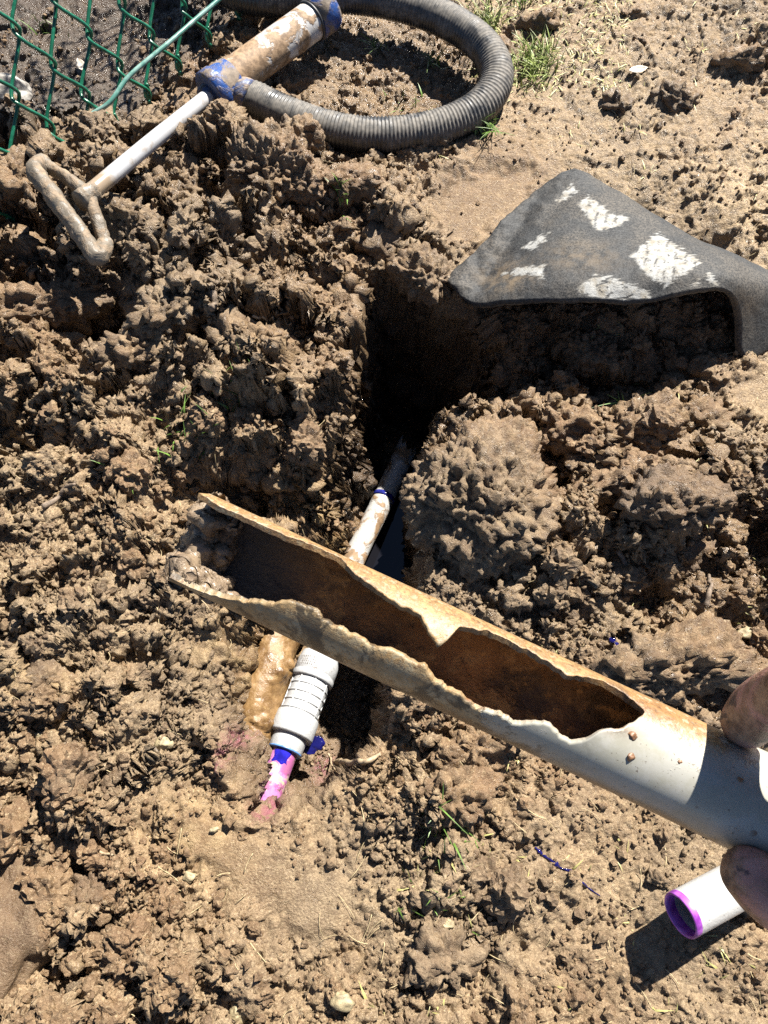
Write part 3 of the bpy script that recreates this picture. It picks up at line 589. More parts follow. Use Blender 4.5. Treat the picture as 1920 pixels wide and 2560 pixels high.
ring = [cp(2090,1925,.288,7.8), cp(2120,1870,.288,8.4), cp(2190,1830,.286,9), cp(2300,1850,.284,9.8), cp(2430,1940,.280,11), cp(2560,2080,.276,13)]
little = [cp(2190,2010,.300,7), cp(2220,1960,.300,7.5), cp(2280,1930,.298,8), cp(2370,1950,.295,8.6), cp(2480,2030,.290,10), cp(2590,2150,.284,12)]
for f_ in (index, thumb, middle, ring, little): HP += finger(f_)
palm = [cp(2400,2080,.268,19), cp(2500,2110,.270,25), cp(2620,2190,.272,27), cp(2740,2270,.272,23), cp(2900,2380,.270,24), cp(3300,2650,.266,32), cp(3900,3050,.26,36), cp(5000,3800,.27,40)]
HP += finger(palm)
Vh, Fh = join(HP)
tmp = mesh_np('hand_source', Vh, Fh)
mod_ = tmp.modifiers.new('r', 'REMESH'); mod_.mode = 'VOXEL'; mod_.voxel_size = .0013
sm = tmp.modifiers.new('s', 'SMOOTH'); sm.factor = .5; sm.iterations = 7
bpy.context.view_layer.update(); ev = tmp.evaluated_get(bpy.context.evaluated_depsgraph_get()); hm = bpy.data.meshes.new_from_object(ev)
bpy.data.objects.remove(tmp)
hm.polygons.foreach_set('use_smooth', np.ones(len(hm.polygons), bool)); hm.name = 'hand'
def skin_mat():
    m = M('dirty_skin'); n1, n2 = m.noise(55, 5, .6), m.noise(240, 5, .65)
    c = m.mix(m.rng(n1, .3, .7), (.31, .15, .12), (.40, .215, .18)); 
    c = m.mix(m.rng(m.noise(38, 5, .65, dist=.8), .42, .58, 0, .9), c, m.mix(m.rng(n2, .4, .6), (.10, .058, .032), (.24, .15, .09)))
    c = m.mix(m.rng(m.noise(75, 4, .6, dist=1.2), .56, .66, 0, .85), c, (.022, .020, .028))
    m.set('color', c); m.set('rough', .52); m.set('spec', .4); m.set('Subsurface Weight', .08); m.set('Subsurface Radius', (.006, .002, .001)); m.set('Subsurface Scale', .6)
    w = m.n('ShaderNodeTexWave'); w.inputs['Scale'].default_value = 420; w.inputs['Distortion'].default_value = 3.5; w.inputs['Detail'].default_value = 3; w.inputs['Detail Scale'].default_value = 1.2
    m.t.links.new(m.coord(), w.inputs['Vector'])
    p = m.bump(w.outputs['Fac'], .10, .0004); m.bump(m.noise(500, 5, .7), .35, .0008, p); return m.m
hm.materials.clear(); hm.materials.append(skin_mat())
person = empty('person', D(2620, 2190, .272)); tag(person, 'muddy bare fingers gripping the split pipe at the picture edge', 'person')
hand = bpy.data.objects.new('hand', hm); link(hand, person)
MNAIL = simple('dirty_nail', (.26, .17, .12), .35, .35, 160)
def nail(c, along, out, w, l, parent):
    along = along / np.linalg.norm(along); out = out - along * (out @ along); out /= np.linalg.norm(out); sd = np.cross(along, out)
    u = np.linspace(-1, 1, 13); v = np.linspace(-1, 1, 11); A, B = np.meshgrid(u, v)
    A2 = A * np.sqrt(np.clip(1 - .35 * B ** 4, 0, 1)); P = c + (A2 * w)[..., None] * sd + (B * l)[..., None] * along + (-(A ** 2) * w * .42 - .12 * l * (B ** 2))[..., None] * out
    gg = np.arange(143).reshape(11, 13); f = np.stack((gg[:-1, :-1], gg[:-1, 1:], gg[1:, 1:], gg[1:, :-1]), -1).reshape(-1, 4)
    o = mesh_np('fingernail', P.reshape(-1, 3), f, MNAIL, parent); sl = o.modifiers.new('t', 'SOLIDIFY'); sl.thickness = .0006; return o
i0, i1 = np.array(index[0][:3]), np.array(index[1][:3]); ic = (CAM - i0) / np.linalg.norm(CAM - i0)
no = ic * .75 + RT * .45 + UP * .35; no /= np.linalg.norm(no); nail(i0 + (i1 - i0) * .35 + no * .0088, (i0 - i1), no, .0050, .0060, person)
t0_, t1_ = np.array(thumb[0][:3]), np.array(thumb[1][:3]); tc = (CAM - t0_) / np.linalg.norm(CAM - t0_)
no = -tc * .2 - UP * .95 - RT * .1; no /= np.linalg.norm(no); nail(t0_ + (t1_ - t0_) * .45 + no * .0094, (t0_ - t1_), no, .0060, .0070, person)

# ------------------------------------------------------------------ the pipe offcut with the purple primed end
OA = W(1700, 2290, .058); OB = W(1965, 2147, .026); od = OB - OA; oL = np.linalg.norm(od); ro, ri = .0200, .0172
MPVC = muddy('white_pvc', (.31, .31, .30), (.15, .095, .05), (.68, .76), 40, .35, 5, .10)
MPUR = M('purple_primer', rough=.35); MPUR.set('color', MPUR.mix(MPUR.rng(MPUR.noise(90, 4), .35, .65), (.15, .022, .21), (.33, .09, .42))); MPUR = MPUR.m
offc = empty('pipe_offcut', OA); tag(offc, 'short white pipe offcut with a purple primed rim below the fingers', 'pipe')
lathe('tube', OA, OB, [(.0062, ro), (oL, ro), (oL, ri), (.0100, ri)], MPVC, offc, 56)
lathe('primed_rim', OA, OB, [(.0100, ri - .0001), (.004, ri - .0001), (.0006, ri + .0003), (0, ri + .0012), (.0002, ro - .0006), (.001, ro), (.0062, ro + .0002)], MPUR, offc, 56)

# ------------------------------------------------------------------ the line in the trench: old pipe, repair coupling, primed pipe
zc = lambda y: np.interp(y, [1100, 1400, 1629, 1800, 2000], [-.205, -.168, -.128, -.110, -.088])
Pl = lambda a, b, dz=0: W(a, b, zc(b) + dz)
JA, JB = Pl(808, 1629), Pl(668, 1992); jd = (JB - JA) / np.linalg.norm(JB - JA)
old = empty('buried_water_pipe', Pl(888, 1390)); tag(old, 'muddy white water pipe with a broken end running down into the dark hole', 'pipe')
MOLD = muddy('muddy_pvc', (.30, .295, .28), (.14, .088, .046), (.46, .57), 34, .35, 6, .25)
op_ = catmull([Pl(1016, 1122, .004), Pl(985, 1190), Pl(940, 1285), Pl(888, 1392), Pl(846, 1510), JA + jd * .03], 110)
T_, N_, B_ = frames(op_); aa = np.linspace(0, 2 * np.pi, 28, endpoint=False)
rr = np.full((110, 28), .0152); tear = .010 * perlin(np.stack((np.cos(aa), np.sin(aa), aa * 0), 1), .35, 71) + .006 * np.sin(aa * 2)
Vw = op_[:, None] + rr[..., None] * (np.cos(aa)[None, :, None] * N_[:, None] + np.sin(aa)[None, :, None] * B_[:, None])
Vw = Vw - (tear * 1.4)[None, :, None] * T_[:, None] * np.clip(1 - np.arange(110) / 12, 0, 1)[:, None, None]
Vwi = op_[:, None] + .0125 * (np.cos(aa)[None, :, None] * N_[:, None] + np.sin(aa)[None, :, None] * B_[:, None]); Vwi = Vwi - (tear * 1.4)[None, :, None] * T_[:, None] * np.clip(1 - np.arange(110) / 12, 0, 1)[:, None, None]
gi = np.arange(110 * 28).reshape(110, 28); gr = np.roll(gi, -1, 1); o2 = 110 * 28
Fw = [q(gi[:-1], gr[:-1], gr[1:], gi[1:]), q(gi[:-1], gi[1:], gr[1:], gr[:-1]) + o2, np.stack((gi[0], gi[0] + o2, gr[0] + o2, gr[0]), 1)]
mesh_np('tube', np.vstack((Vw.reshape(-1, 3), Vwi.reshape(-1, 3))), np.vstack(Fw), MOLD, old)
k0 = 36; ring_p = op_[k0:k0 + 3]; V_, F_ = sweep(np.array([op_[34] , op_[35], op_[36]]), .0160, 28)
mesh_np('glue_ring', V_, F_, simple('blue_glue', (.012, .016, .13), .15, .4, 150), old)

cpl = empty('repair_coupling', JA + jd * .07); tag(cpl, 'white ribbed plastic repair coupling lying in the trench below the split pipe', 'pipe fitting')
MCP = muddy('coupling_pvc', (.315, .322, .325), (.11, .072, .045), (.64, .71), 85, .4, 5, .22)
JL = np.linalg.norm(JB - JA)
pxm = lambda a, b: (Pl(a, b) - JA) @ jd
s0, s1, s2, s3, s4 = pxm(806, 1640), pxm(776, 1705), pxm(745, 1793), pxm(722, 1842), pxm(708, 1877)
lathe('socket_collar', JA, JB, [(s0, .0165), (s0, .0205), (s0 + .002, .0235), (s0 + .012, .0255), (s1 - .009, .0258), (s1 - .008, .0248), (s1 - .007, .0258), (s1 - .0015, .0258), (s1, .0248), (s1, .0215)], MCP, cpl, 56)
bd = lathe('body', JA, JB, [(s1 - .001, .0222)] + [(s1 + (s2 - s1) * u, .0222) for u in np.linspace(0, 1, 12)] + [(s2 + .002, .0222)], MCP, cpl, 56)
sl_ = (s2 - s1)
for k in range(4):
    u = s1 + sl_ * (.2 + .235 * k)
    lathe('ring_rib', JA, JB, [(u - .0011, .0220), (u - .0009, .0230), (u, .0233), (u + .0009, .0230), (u + .0011, .0220)], MCP, cpl, 56)
e1 = np.cross(jd, (0, 0, 1.0)); e1 /= np.linalg.norm(e1); e2 = np.cross(jd, e1); e2 = e2 if e2[2] > 0 else -e2
for k in range(8):
    a = 2 * math.pi * (k + .35) / 8; dr = math.cos(a) * e1 + math.sin(a) * e2; c0 = JA + jd * (s1 + .0002) + dr * .0226; c1 = JA + jd * (s2 - .0002) + dr * .0226
    tube('long_rib', np.linspace(c0, c1, 6), .0009, MCP, cpl, 8)
lathe('nut', JA, JB, [(s2 - .001, .0215), (s2 - .001, .0248), (s2 + .001, .0258), (s3 - .002, .0262), (s3, .0252), (s3, .020)], MCP, cpl, 56)
lathe('sleeve', JA, JB, [(s3 - .001, .0202), (s4 - .001, .0202), (s4, .0195), (s4, .0155)], MCP, cpl, 48)
lathe('glue_bead', JA, JB, [(s4 - .0008, .0198), (s4 + .0004, .0206), (s4 + .0012, .0198), (s4 + .0014, .0158)], simple('blue_bead', (.07, .16, .34), .3, .4, 300), cpl, 48)
# worn print on the collar: rows of small dark characters
for row in range(4):
    for k in range(13):
        if rng.uniform() < .22: continue
        a = math.pi * (.62 - .034 * k); s_ = s0 + .0135 + row * .0032; dr = math.cos(a) * e1 + math.sin(a) * e2; tg = -math.sin(a) * e1 + math.cos(a) * e2
        w_, h_ = rng.uniform(.0004, .0008), rng.uniform(.0007, .0012); c = JA + jd * s_ + dr * .02585
        mesh_np('printed_mark', [c - tg * w_ - jd * h_, c + tg * w_ - jd * h_, c + tg * w_ + jd * h_, c - tg * w_ + jd * h_], np.array([[0, 1, 2, 3]]), simple('print', (.11, .10, .09), .6) if (row, k) == (0, 0) or 'print' not in bpy.data.materials else bpy.data.materials['print'], cpl)
prm = empty('primed_pipe', JB); tag(prm, 'pipe end smeared pink with primer and blue glue under the coupling', 'pipe')
m = M('pink_primer'); n1, n2 = m.noise(55, 5, .65), m.noise(42, 4, .6, dist=1.0)
c = m.mix(m.rng(n2, .40, .50), (.36, .31, .20), (.33, .13, .29)); c = m.mix(m.rng(n1, .46, .54, 0, .9), c, (.24, .06, .16)); c = m.mix(m.rng(m.noise(150, 3), .63, .68), c, (.10, .06, .05))
m.set('color', c); m.set('rough', .35); m.bump(n1, .3, .001); MPK = m.m
tube('tube', catmull([JA + jd * (s4 - .01), JA + jd * (s4 + .02), JB, JB + jd * .05 - np.array((0, 0, .012))], 30), .0152, MPK, prm, 32)
gv = catmull([JA + jd * (s4 + .0005), JA + jd * (s4 + .006), JA + jd * (s4 + .014)], 8)
def patch_on(A, d, r0, s_a, s_b, a0, a1, thick, name, mat, parent, seed):
    u = np.linspace(0, 1, 26); v = np.linspace(-1, 1, 26); U_, V_2 = np.meshgrid(u, v); edge = np.clip(1 - np.maximum(np.abs(V_2) ** 3, U_ ** 4), 0, 1)
    s__ = s_a + (s_b - s_a) * U_ * (1 + .25 * perlin(np.stack((V_2.ravel(), V_2.ravel() * 0, V_2.ravel() * 0), 1), .5, seed).reshape(V_2.shape)); a = (a0 + a1) / 2 + (a1 - a0) / 2 * V_2 * (1 + .15 * np.sin(U_ * 7))
    P = A + s__[..., None] * d + (r0 - .0008 + (thick + .0008) * edge ** .5)[..., None] * (np.cos(a)[..., None] * e1 + np.sin(a)[..., None] * e2)
    gg = np.arange(676).reshape(26, 26); return mesh_np(name, P.reshape(-1, 3), q(gg[:-1, :-1], gg[:-1, 1:], gg[1:, 1:], gg[1:, :-1]), mat, parent)
MGLUE = simple('wet_blue_glue', (.012, .010, .22), .06, .4, 100)
patch_on(JA, jd, .0152, s4 - .001, s4 + .018, math.pi * .28, math.pi * .72, .0009, 'glue_smear', MGLUE, prm, 5)

# the larger mud-caked pipe beside it
mp = empty('mud_caked_pipe', Pl(700, 1600, .02)); tag(mp, 'thick mud-caked ochre pipe half sunk in the trench bank beside the coupling', 'pipe')
mc = catmull([Pl(860, 1190, -.004), Pl(815, 1300, .0), Pl(740, 1480, -.002), Pl(690, 1620, -.004), Pl(648, 1760, -.008), Pl(610, 1890, -.028)], 150)
mc = mc + np.array((0, 0, .010)); V_, F_ = sweep(mc, .029, 60); nn_ = V_ - np.vstack((np.repeat(mc, 60, 0), mc[0], mc[-1])); nn_ /= np.linalg.norm(nn_, axis=1)[:, None] + 1e-9
la, _ = lumps(V_, .014, 81, False); cake = sstep(-.05, .25, perlin(V_, .045, 82))
V_ = V_ + nn_ * (.0030 * perlin(V_, .03, 83) + cake * (.0075 * la + .002) + .0012 * perlin(V_, .006, 84))[:, None]
m = M('caked_mud'); n1 = m.noise(45, 5, .65); n2 = m.noise(170, 4, .65)
c = m.mix(m.rng(n1, .35, .62), (.085, .046, .018), (.18, .105, .040)); c = m.mix(m.rng(n2, .52, .70, 0, .6), c, (.22, .145, .060))
m.set('color', c); m.set('rough', m.rng(n1, .4, .6, .28, .55)); m.bump(m.noise(300, 4), .5, .002)
mesh_np('tube', V_, F_, m.m, mp)

# ------------------------------------------------------------------ standing water
MWAT = M('water', color=(.006, .006, .008), rough=.02, spec=.35).m
def sheet(name, pts, zz, mat, **kw):
    P = [W(a, b, zz) for a, b in pts]; P = np.array([P[k] for k in range(len(P))]); c = P.mean(0)
    V_ = np.vstack((P, c)); n_ = len(P); return mesh_np(name, V_, np.array([[k, (k + 1) % n_, n_] for k in range(n_)]), mat, smooth=False)
tag(sheet('water', [(1080,1150),(1110,1300),(1090,1450),(990,1580),(860,1540),(880,1400),(930,1260),(980,1150)], -.224, MWAT), kind='structure')

# ------------------------------------------------------------------ hand pump and its hose
pump = empty('hand_pump', on_ground(560, 260)); tag(pump, 'muddy white hand pump with blue end caps, loop grip and black ribbed hose', 'pump')
BA, BB = W(524, 238, .052), W(822, 22, .050); bL = np.linalg.norm(BB - BA); bdn = (BB - BA) / bL
m = M('muddy_barrel'); n1 = m.noise(26, 5, .65, dist=.8); n2 = m.noise(130, 5, .7)
al = m.attr('along'); mudf = m.rng(m.math('ADD', n1, m.rng(al, .02, .30, .22, -.12)), .53, .61)
c = m.mix(m.rng(n2, .45, .7, 0, .4), (.34, .33, .315), (.24, .17, .11)); c = m.mix(mudf, c, m.mix(m.rng(n2, .35, .65), (.11, .066, .032), (.26, .17, .095)))
m.set('color', c); m.set('rough', m.rng(mudf, 0, 1, .28, .7)); m.bump(m.math('ADD', mudf, m.math('MULTIPLY', n2, .5)), .5, .0014); MBAR = m.m
MBLU = muddy('blue_cap', (.013, .048, .18), (.11, .085, .062), (.43, .56), 45, .35, 5, .45)
MDK = muddy('dark_cap', (.02, .04, .10), (.07, .055, .045), (.50, .62), 50, .5, 5, .4)
rb = .0245
br = lathe('barrel', BA, BB, [(.02, .010)] + [(u, rb) for u in np.linspace(.021, bL - .03, 40)], MBAR, pump, 56)
set_attr(br, 'along', (np.array([v.co[:] for v in br.data.vertices]) - BA) @ bdn)
lathe('bottom_cap', BA, BB, [(.0, .010), (.0, .026), (.002, .0292), (.016, .0296), (.018, .0275), (.040, .0268), (.042, rb)], MBLU, pump, 56)
lathe('cap_face', BA, BB, [(-.0005, .010), (-.0005, .024), (.0015, .0265)], MDK, pump, 56)
lathe('gland_nut', BA, BB, [(-.010, .0105), (-.010, .0135), (-.008, .0150), (.0, .0155)], MDK, pump, 40)
lathe('top_cap', BA, BB, [(bL - .032, rb), (bL - .032, .0272), (bL - .004, .0276), (bL, .026), (bL, .0)], MBLU, pump, 56)
lathe('cap_seal', BA, BB, [(bL - .036, rb), (bL - .036, .0264), (bL - .033, .0266), (bL - .032, .0245)], simple('black_rubber', (.02, .02, .022), .5), pump, 56)
RJ = W(222, 486, .110)
rod = catmull([BA + bdn * .01, (BA * .5 + RJ * .5) + np.array((0, 0, .001)), RJ], 40)
m = M('worn_rod'); n1 = m.noise(60, 5, .65); e_ = m.attr('along')
c = m.mix(m.rng(n1, .5, .68, 0, .6), (.32, .32, .325), (.20, .155, .11)); c = m.mix(m.rng(m.math('ADD', e_, m.math('MULTIPLY', n1, .08)), .25, .29), c, (.20, .15, .10))
m.set('color', c); m.set('rough', .3); MROD = m.m
rd = tube('rod', rod, .0098, MROD, pump, 28); dd_ = np.concatenate((np.repeat(np.linspace(0, .27, 40), 28), [0, .27])); set_attr(rd, 'along', dd_)
MGRIP = muddy('mud_grip', (.115, .098, .075), (.15, .108, .068), (.44, .60), 70, .5, 6, .6)
GA, GB = W(88, 430, .120), W(252, 648, .104)
gA2, gB2 = W(112, 408, .106), W(264, 612, .092)
def rough_bar(name, pts, r, seed):
    Q = np.array(resample(np.array(pts), .0035)[0]); Q[1:-1] = (Q[:-2] + 2 * Q[1:-1] + Q[2:]) / 4; V_, F_ = sweep(Q, r, 26, .8); cen = np.vstack((np.repeat(Q, 26, 0), Q[0], Q[-1])); d_ = V_ - cen; d_ /= np.linalg.norm(d_, axis=1)[:, None] + 1e-9
    return mesh_np(name, V_ + d_ * (.0020 * perlin(V_, .022, seed) + .0016 * perlin(V_, .008, seed + 1) + .0010 * lumps(V_, .009, seed + 2, False)[0])[:, None], F_, MGRIP, pump)
rough_bar('grip', [gA2, W(84, 425, .118), GA * .5 + GB * .5, W(245, 648, .102), gB2], .0118, 91)
rough_bar('grip_arm', [gA2, gA2 * .5 + RJ * .5, RJ], .0088, 93)
rough_bar('grip_arm', [RJ, gB2 * .5 + RJ * .5, gB2], .0088, 95)
rough_bar('grip_hub', [RJ - (rod[-1] - rod[-6]) * .3, RJ + (rod[-1] - rod[-6]) * .5], .0125, 97)
OX = W(566, 216, .048); out1 = W(622, 244, .042)
tube('outlet', catmull([OX, OX * .5 + out1 * .5, out1], 12), .0225, muddy('outlet_mud', (.03, .05, .12), (.15, .11, .075), (.42, .56), 60, .5, 5, .5), pump, 36)
hp = [(600,240,.040),(640,252,.036),(720,288,.032),(820,322,.030),(920,338,.030),(1030,332,.030),(1130,306,.032),(1205,262,.036),(1240,205,.040),(1232,150,.042),(1190,98,.042),(1110,48,.040),(1010,12,.038),(900,-8,.038),(780,-12,.036),(660,-2,.034),(560,-30,.034),(470,-90,.034),(440,-190,.034)]
hc, hs = resample(catmull([W(a, b, c_) for a, b, c_ in hp], 500), .00125)
prof = np.array([.0216, .0229, .0233, .0228])[np.arange(len(hc)) % 4] * np.where(hs < .03, 1.03, 1)
V_, F_ = sweep(hc, prof, 26)
m = M('ribbed_hose'); n1 = m.noise(30, 5, .65); 
zup = m.n('ShaderNodeSeparateXYZ'); m.t.links.new(m.n('ShaderNodeNewGeometry').outputs['Normal'], zup.inputs[0])
dust = m.rng(m.math('ADD', n1, m.math('MULTIPLY', zup.outputs[2], .13)), .44, .66)
c = m.mix(dust, (.022, .023, .024), m.mix(m.rng(m.noise(160, 4), .35, .65), (.060, .056, .050), (.135, .122, .104)))
m.set('color', c); m.set('rough', m.rng(dust, 0, 1, .35, .75)); mesh_np('hose', V_, F_, m.m, pump)

# ------------------------------------------------------------------ rubber mat with worn white print
GR = [  # rows from the near edge to the far edge; (px, py, z)
 [(1124,742,.024),(1192,757,.045),(1300,752,.075),(1440,752,.098),(1600,752,.112),(1740,728,.122),(1822,730,.112),(1850,800,.065),(1846,925,.012)],
 [(1112,690,.026),(1220,712,.050),(1330,700,.082),(1460,690,.105),(1610,690,.120),(1750,680,.126),(1845,705,.110),(1892,780,.060),(1905,892,.010)],
 [(1172,640,.030),(1262,640,.046),(1370,620,.078),(1500,605,.098),(1640,625,.110),(1780,640,.112),(1880,690,.090),(1950,760,.050),(1985,850,.010)],
 [(1262,540,.034),(1350,545,.050),(1440,530,.070),(1560,545,.080),(1690,590,.086),(1820,630,.082),(1920,690,.065),(2000,740,.040),(2060,810,.010)],
 [(1334,468,.034),(1420,470,.048),(1510,485,.056),(1620,535,.060),(1730,590,.062),(1850,640,.056),(1950,690,.045),(2050,740,.030),(2120,790,.010)],
 [(1394,419,.030),(1452,422,.036),(1545,472,.038),(1645,540,.038),(1755,606,.038),(1870,652,.034),(1980,700,.030),(2080,750,.020),(2160,790,.010)]]
cg = np.array([[W(*p) for p in row] for row in GR]); nu, nv_ = 260, 200
tmpg = np.array([catmull(row, nu) for row in cg]); MG = np.array([catmull(tmpg[:, k], nv_) for k in range(nu)]).transpose(1, 0, 2)     # (nv,nu,3)
# rounded corners: the square corners of the sheet are drawn in to quarter circles
uu, vv_ = np.meshgrid(np.linspace(0, 1, nu), np.linspace(0, 1, nv_)); LU, LV = .42, .20
du, dv = uu * LU, vv_ * LV; su = np.where(du > LU / 2, -1, 1); sv = np.where(dv > LV / 2, -1, 1); eu, ev_ = np.minimum(du, LU - du), np.minimum(dv, LV - dv)
rc = np.where((su > 0), .045, .030); pu_, pv_ = rc - eu, rc - ev_; cm = (pu_ > 0) & (pv_ > 0); kf = np.where(cm, np.maximum(pu_, pv_) / np.maximum(np.hypot(pu_, pv_), 1e-9), 1)
eu, ev_ = np.where(cm, rc - pu_ * kf, eu), np.where(cm, rc - pv_ * kf, ev_); u2 = np.where(su > 0, eu, LU - eu) / LU; v2 = np.where(sv > 0, ev_, LV - ev_) / LV
MG = grid_lookup(MG, 0, 1 / (nu - 1), 0, 1 / (nv_ - 1), u2.ravel(), v2.ravel()).reshape(nv_, nu, 3)
Pm = MG.reshape(-1, 3)
cre = np.exp(-((uu - .06 - .05 * np.sin(vv_ * 5)) / .035) ** 2) * sstep(.05, .3, vv_) * sstep(1, .7, vv_)
Pm[:, 2] += (-.008 * cre).ravel() + (.006 * perlin(Pm, .035, 101) + .003 * perlin(Pm, .014, 104)) * sstep(.28, .0, uu.ravel()) + .0040 * perlin(Pm, .07, 102) + .0012 * perlin(Pm, .022, 105) + .0005 * perlin(Pm, .008, 103)
MGm = Pm.reshape(nv_, nu, 3); nm = np.cross(np.gradient(MGm, axis=1), np.gradient(MGm, axis=0)); nm /= np.linalg.norm(nm, axis=2)[..., None]
if nm[..., 2].mean() < 0: nm = -nm
TH = .0110; edge_d = np.minimum(np.minimum(uu * nu, (1 - uu) * nu), np.minimum(vv_ * nv_, (1 - vv_) * nv_)); rd_ = np.sqrt(np.clip(1 - (1 - np.clip(edge_d / 5, 0, 1)) ** 2, 0, 1))
top = MGm - nm * (TH * .35 * (1 - rd_))[..., None]; bot = MGm - nm * (TH * (.65 + .35 * rd_))[..., None]
gm = np.arange(nu * nv_).reshape(nv_, nu); o3 = nu * nv_
Fm_ = [q(gm[:-1, :-1], gm[:-1, 1:], gm[1:, 1:], gm[1:, :-1]), q(gm[:-1, :-1], gm[1:, :-1], gm[1:, 1:], gm[:-1, 1:]) + o3]
for e_, fl_ in ((gm[0], 1), (gm[-1], 0), (gm[:, 0], 0), (gm[:, -1], 1)):
    a_, b_ = (e_[:-1], e_[1:]) if fl_ else (e_[1:], e_[:-1]); Fm_.append(np.stack((a_, a_ + o3, b_ + o3, b_), 1))
m = M('worn_rubber'); n1, n2, n3 = m.noise(14, 4), m.noise(420, 4, .75), m.noise(70, 5, .7)
c = m.mix(m.rng(n2, .4, .62), (.012, .013, .014), (.042, .043, .043))
dst = m.math('MULTIPLY', m.rng(n1, .40, .62), m.rng(n2, .38, .62)); c = m.mix(m.math('MULTIPLY', dst, .45), c, (.12, .10, .075))
c = m.mix(m.math('MULTIPLY', m.attr('dirt'), m.rng(n3, .36, .66)), c, (.145, .108, .068))
wp = m.attr('print'); wpf = m.math('MULTIPLY', wp, m.rng(m.noise(150, 5, .75), .33, .46)); c = m.mix(wpf, c, m.mix(m.rng(n3, .4, .7), (.25, .25, .238), (.165, .145, .112)))
m.set('color', c); m.set('rough', .68); m.set('spec', .3); p_ = m.bump(n2, .7, .0012); m.bump(m.math('MULTIPLY', wpf, m.noise(140, 4)), .5, .0012, p_)
mat_o = mesh_np('rubber_mat', np.vstack((top.reshape(-1, 3), bot.reshape(-1, 3))), np.vstack(Fm_), m.m)
tag(mat_o, 'black rubber mat arched over the hole edge with worn white printed patches', 'mat')
fx, fy = to_px(top.reshape(-1, 3)); cx_, cy_ = (fx - 900) / .6148, (fy - 300) / .6148
pr_ = np.zeros(len(fx)); jit = np.stack((uu.ravel(), vv_.ravel(), uu.ravel() * 0), 1); jn = 16 * perlin(jit, .02, 111) + 9 * perlin(jit, .008, 112)
for poly, dirx in (([(880,340),(930,312),(980,345),(1010,375),(1060,390),(1100,405),(1050,430),(970,455),(940,420),(920,385)], (1, .35)), ([(1100,550),(1210,460),(1300,520),(1390,580),(1310,630),(1240,680),(1190,650),(1140,600)], (1, .25)), ([(878,680),(960,628),(1040,645),(1180,700),(1180,725),(990,728),(900,710)], (.45, 1)), ([(580,628),(640,605),(745,590),(745,640),(690,630)], None), ([(660,520),(770,450),(740,500),(700,530)], None), ([(1398,632),(1425,618),(1455,668),(1438,672)], None), ([(1345,678),(1378,652),(1380,668)], None), ([(800,330),(860,262),(880,290),(820,335)], (1, .2))):
    k_ = sstep(4, -4, poly_sd(cx_, cy_, poly) + jn)
    if dirx:
        w_ = np.sin((cx_ * dirx[0] + cy_ * dirx[1] * .6) * .155 + jn * .09) * .5 + .5; k_ = k_ * sstep(.02, .14, w_ + .25 * sstep(-.1, .2, perlin(jit, .06, 113)))
    pr_ = np.maximum(pr_, k_)
set_attr(mat_o, 'print', np.concatenate((pr_, pr_ * 0)))
drt = np.exp(-(((cx_ - 600) / 110) ** 2 + ((cy_ - 640) / 60) ** 2)) * .9 + .5 * np.exp(-(((cx_ - 900) / 160) ** 2 + ((cy_ - 560) / 60) ** 2)) + .5 * np.exp(-(((cx_ - 1560) / 60) ** 2 + ((cy_ - 750) / 60) ** 2))
set_attr(mat_o, 'dirt', np.concatenate((np.clip(drt, 0, 1), np.full(len(drt), .75))))

# ------------------------------------------------------------------ leaning chain-link fence
fen = empty('chain_link_fence', W(235, 350, .0)); tag(fen, 'green vinyl-coated chain-link fence leaning back behind the soil heap', 'fence')
f0, f1_ = W(268, 330, .020), W(437, 172, .020); fh = f1_ - f0; fh[2] = 0; fh /= np.linalg.norm(fh)
fl = np.array((-.012, .053, .073)); fl /= np.linalg.norm(fl); fn = np.cross(fh, fl); fn /= np.linalg.norm(fn); fn = fn if fn @ (CAM - f0) > 0 else -fn
HW, VH, NR = .0330, .0540, 6
m = M('green_vinyl', rough=.28); m.set('color', m.mix(m.rng(m.noise(90, 4), .4, .65), (.004, .062, .032), (.010, .115, .062))); MGRN = m.m
def strand(k):
    pts = []
    for r_ in range(NR * 2 + 1):
        sgn = 1 if (r_ + k) % 2 == 0 else -1; u = k * HW + sgn * (HW / 2 + .0012)
        base = f0 + fh * u + fl * (r_ * VH - .004)
        for e in (-.15, .15):
            pts.append(base + fl * (VH * e) + fh * (-sgn * .0008) + fn * (.0042 * sgn * (1 if e > 0 else -1)) + .0012 * rng.normal(size=3) * (r_ > 0))
    Q, _ = resample(catmull(pts, len(pts) * 5), .006); return tube('wire', Q, .00235, MGRN, fen, 8)
for k in range(-16, 17): strand(k)
for k in range(-16, 17):                                              # turned knuckles along the bottom edge
    if k % 2 == 0: c_ = f0 + fh * (k * HW + HW / 2) - fl * .003; tube('knuckle', catmull([c_ + fn * .004 + fl * .012 - fh * .006, c_ - fl * .004, c_ - fn * .005 + fl * .003 + fh * .007, c_ - fn * .002 + fl * .014 + fh * .004], 14), .00235, MGRN, fen, 8)
tw = catmull([W(100, 380, .012), W(160, 330, .03), W(208, 297, .045), W(272, 258, .055), W(318, 196, .062), W(372, 148, .064), W(428, 102, .064), W(490, 48, .062), W(552, -5, .062), W(680, -120, .06), W(900, -330, .06)], 120)
m = M('pale_wire', rough=.25); m.set('color', m.mix(m.rng(m.noise(60, 3), .4, .6), (.06, .16, .13), (.15, .25, .22))); tube('tension_wire', tw, .0031, m.m, fen, 10)
tube('tie_wire', catmull([W(168, 308, .034), W(190, 306, .052), W(206, 322, .05), W(204, 342, .03), W(190, 332, .026), W(184, 312, .03)], 40), .0023, MGRN, fen, 8)

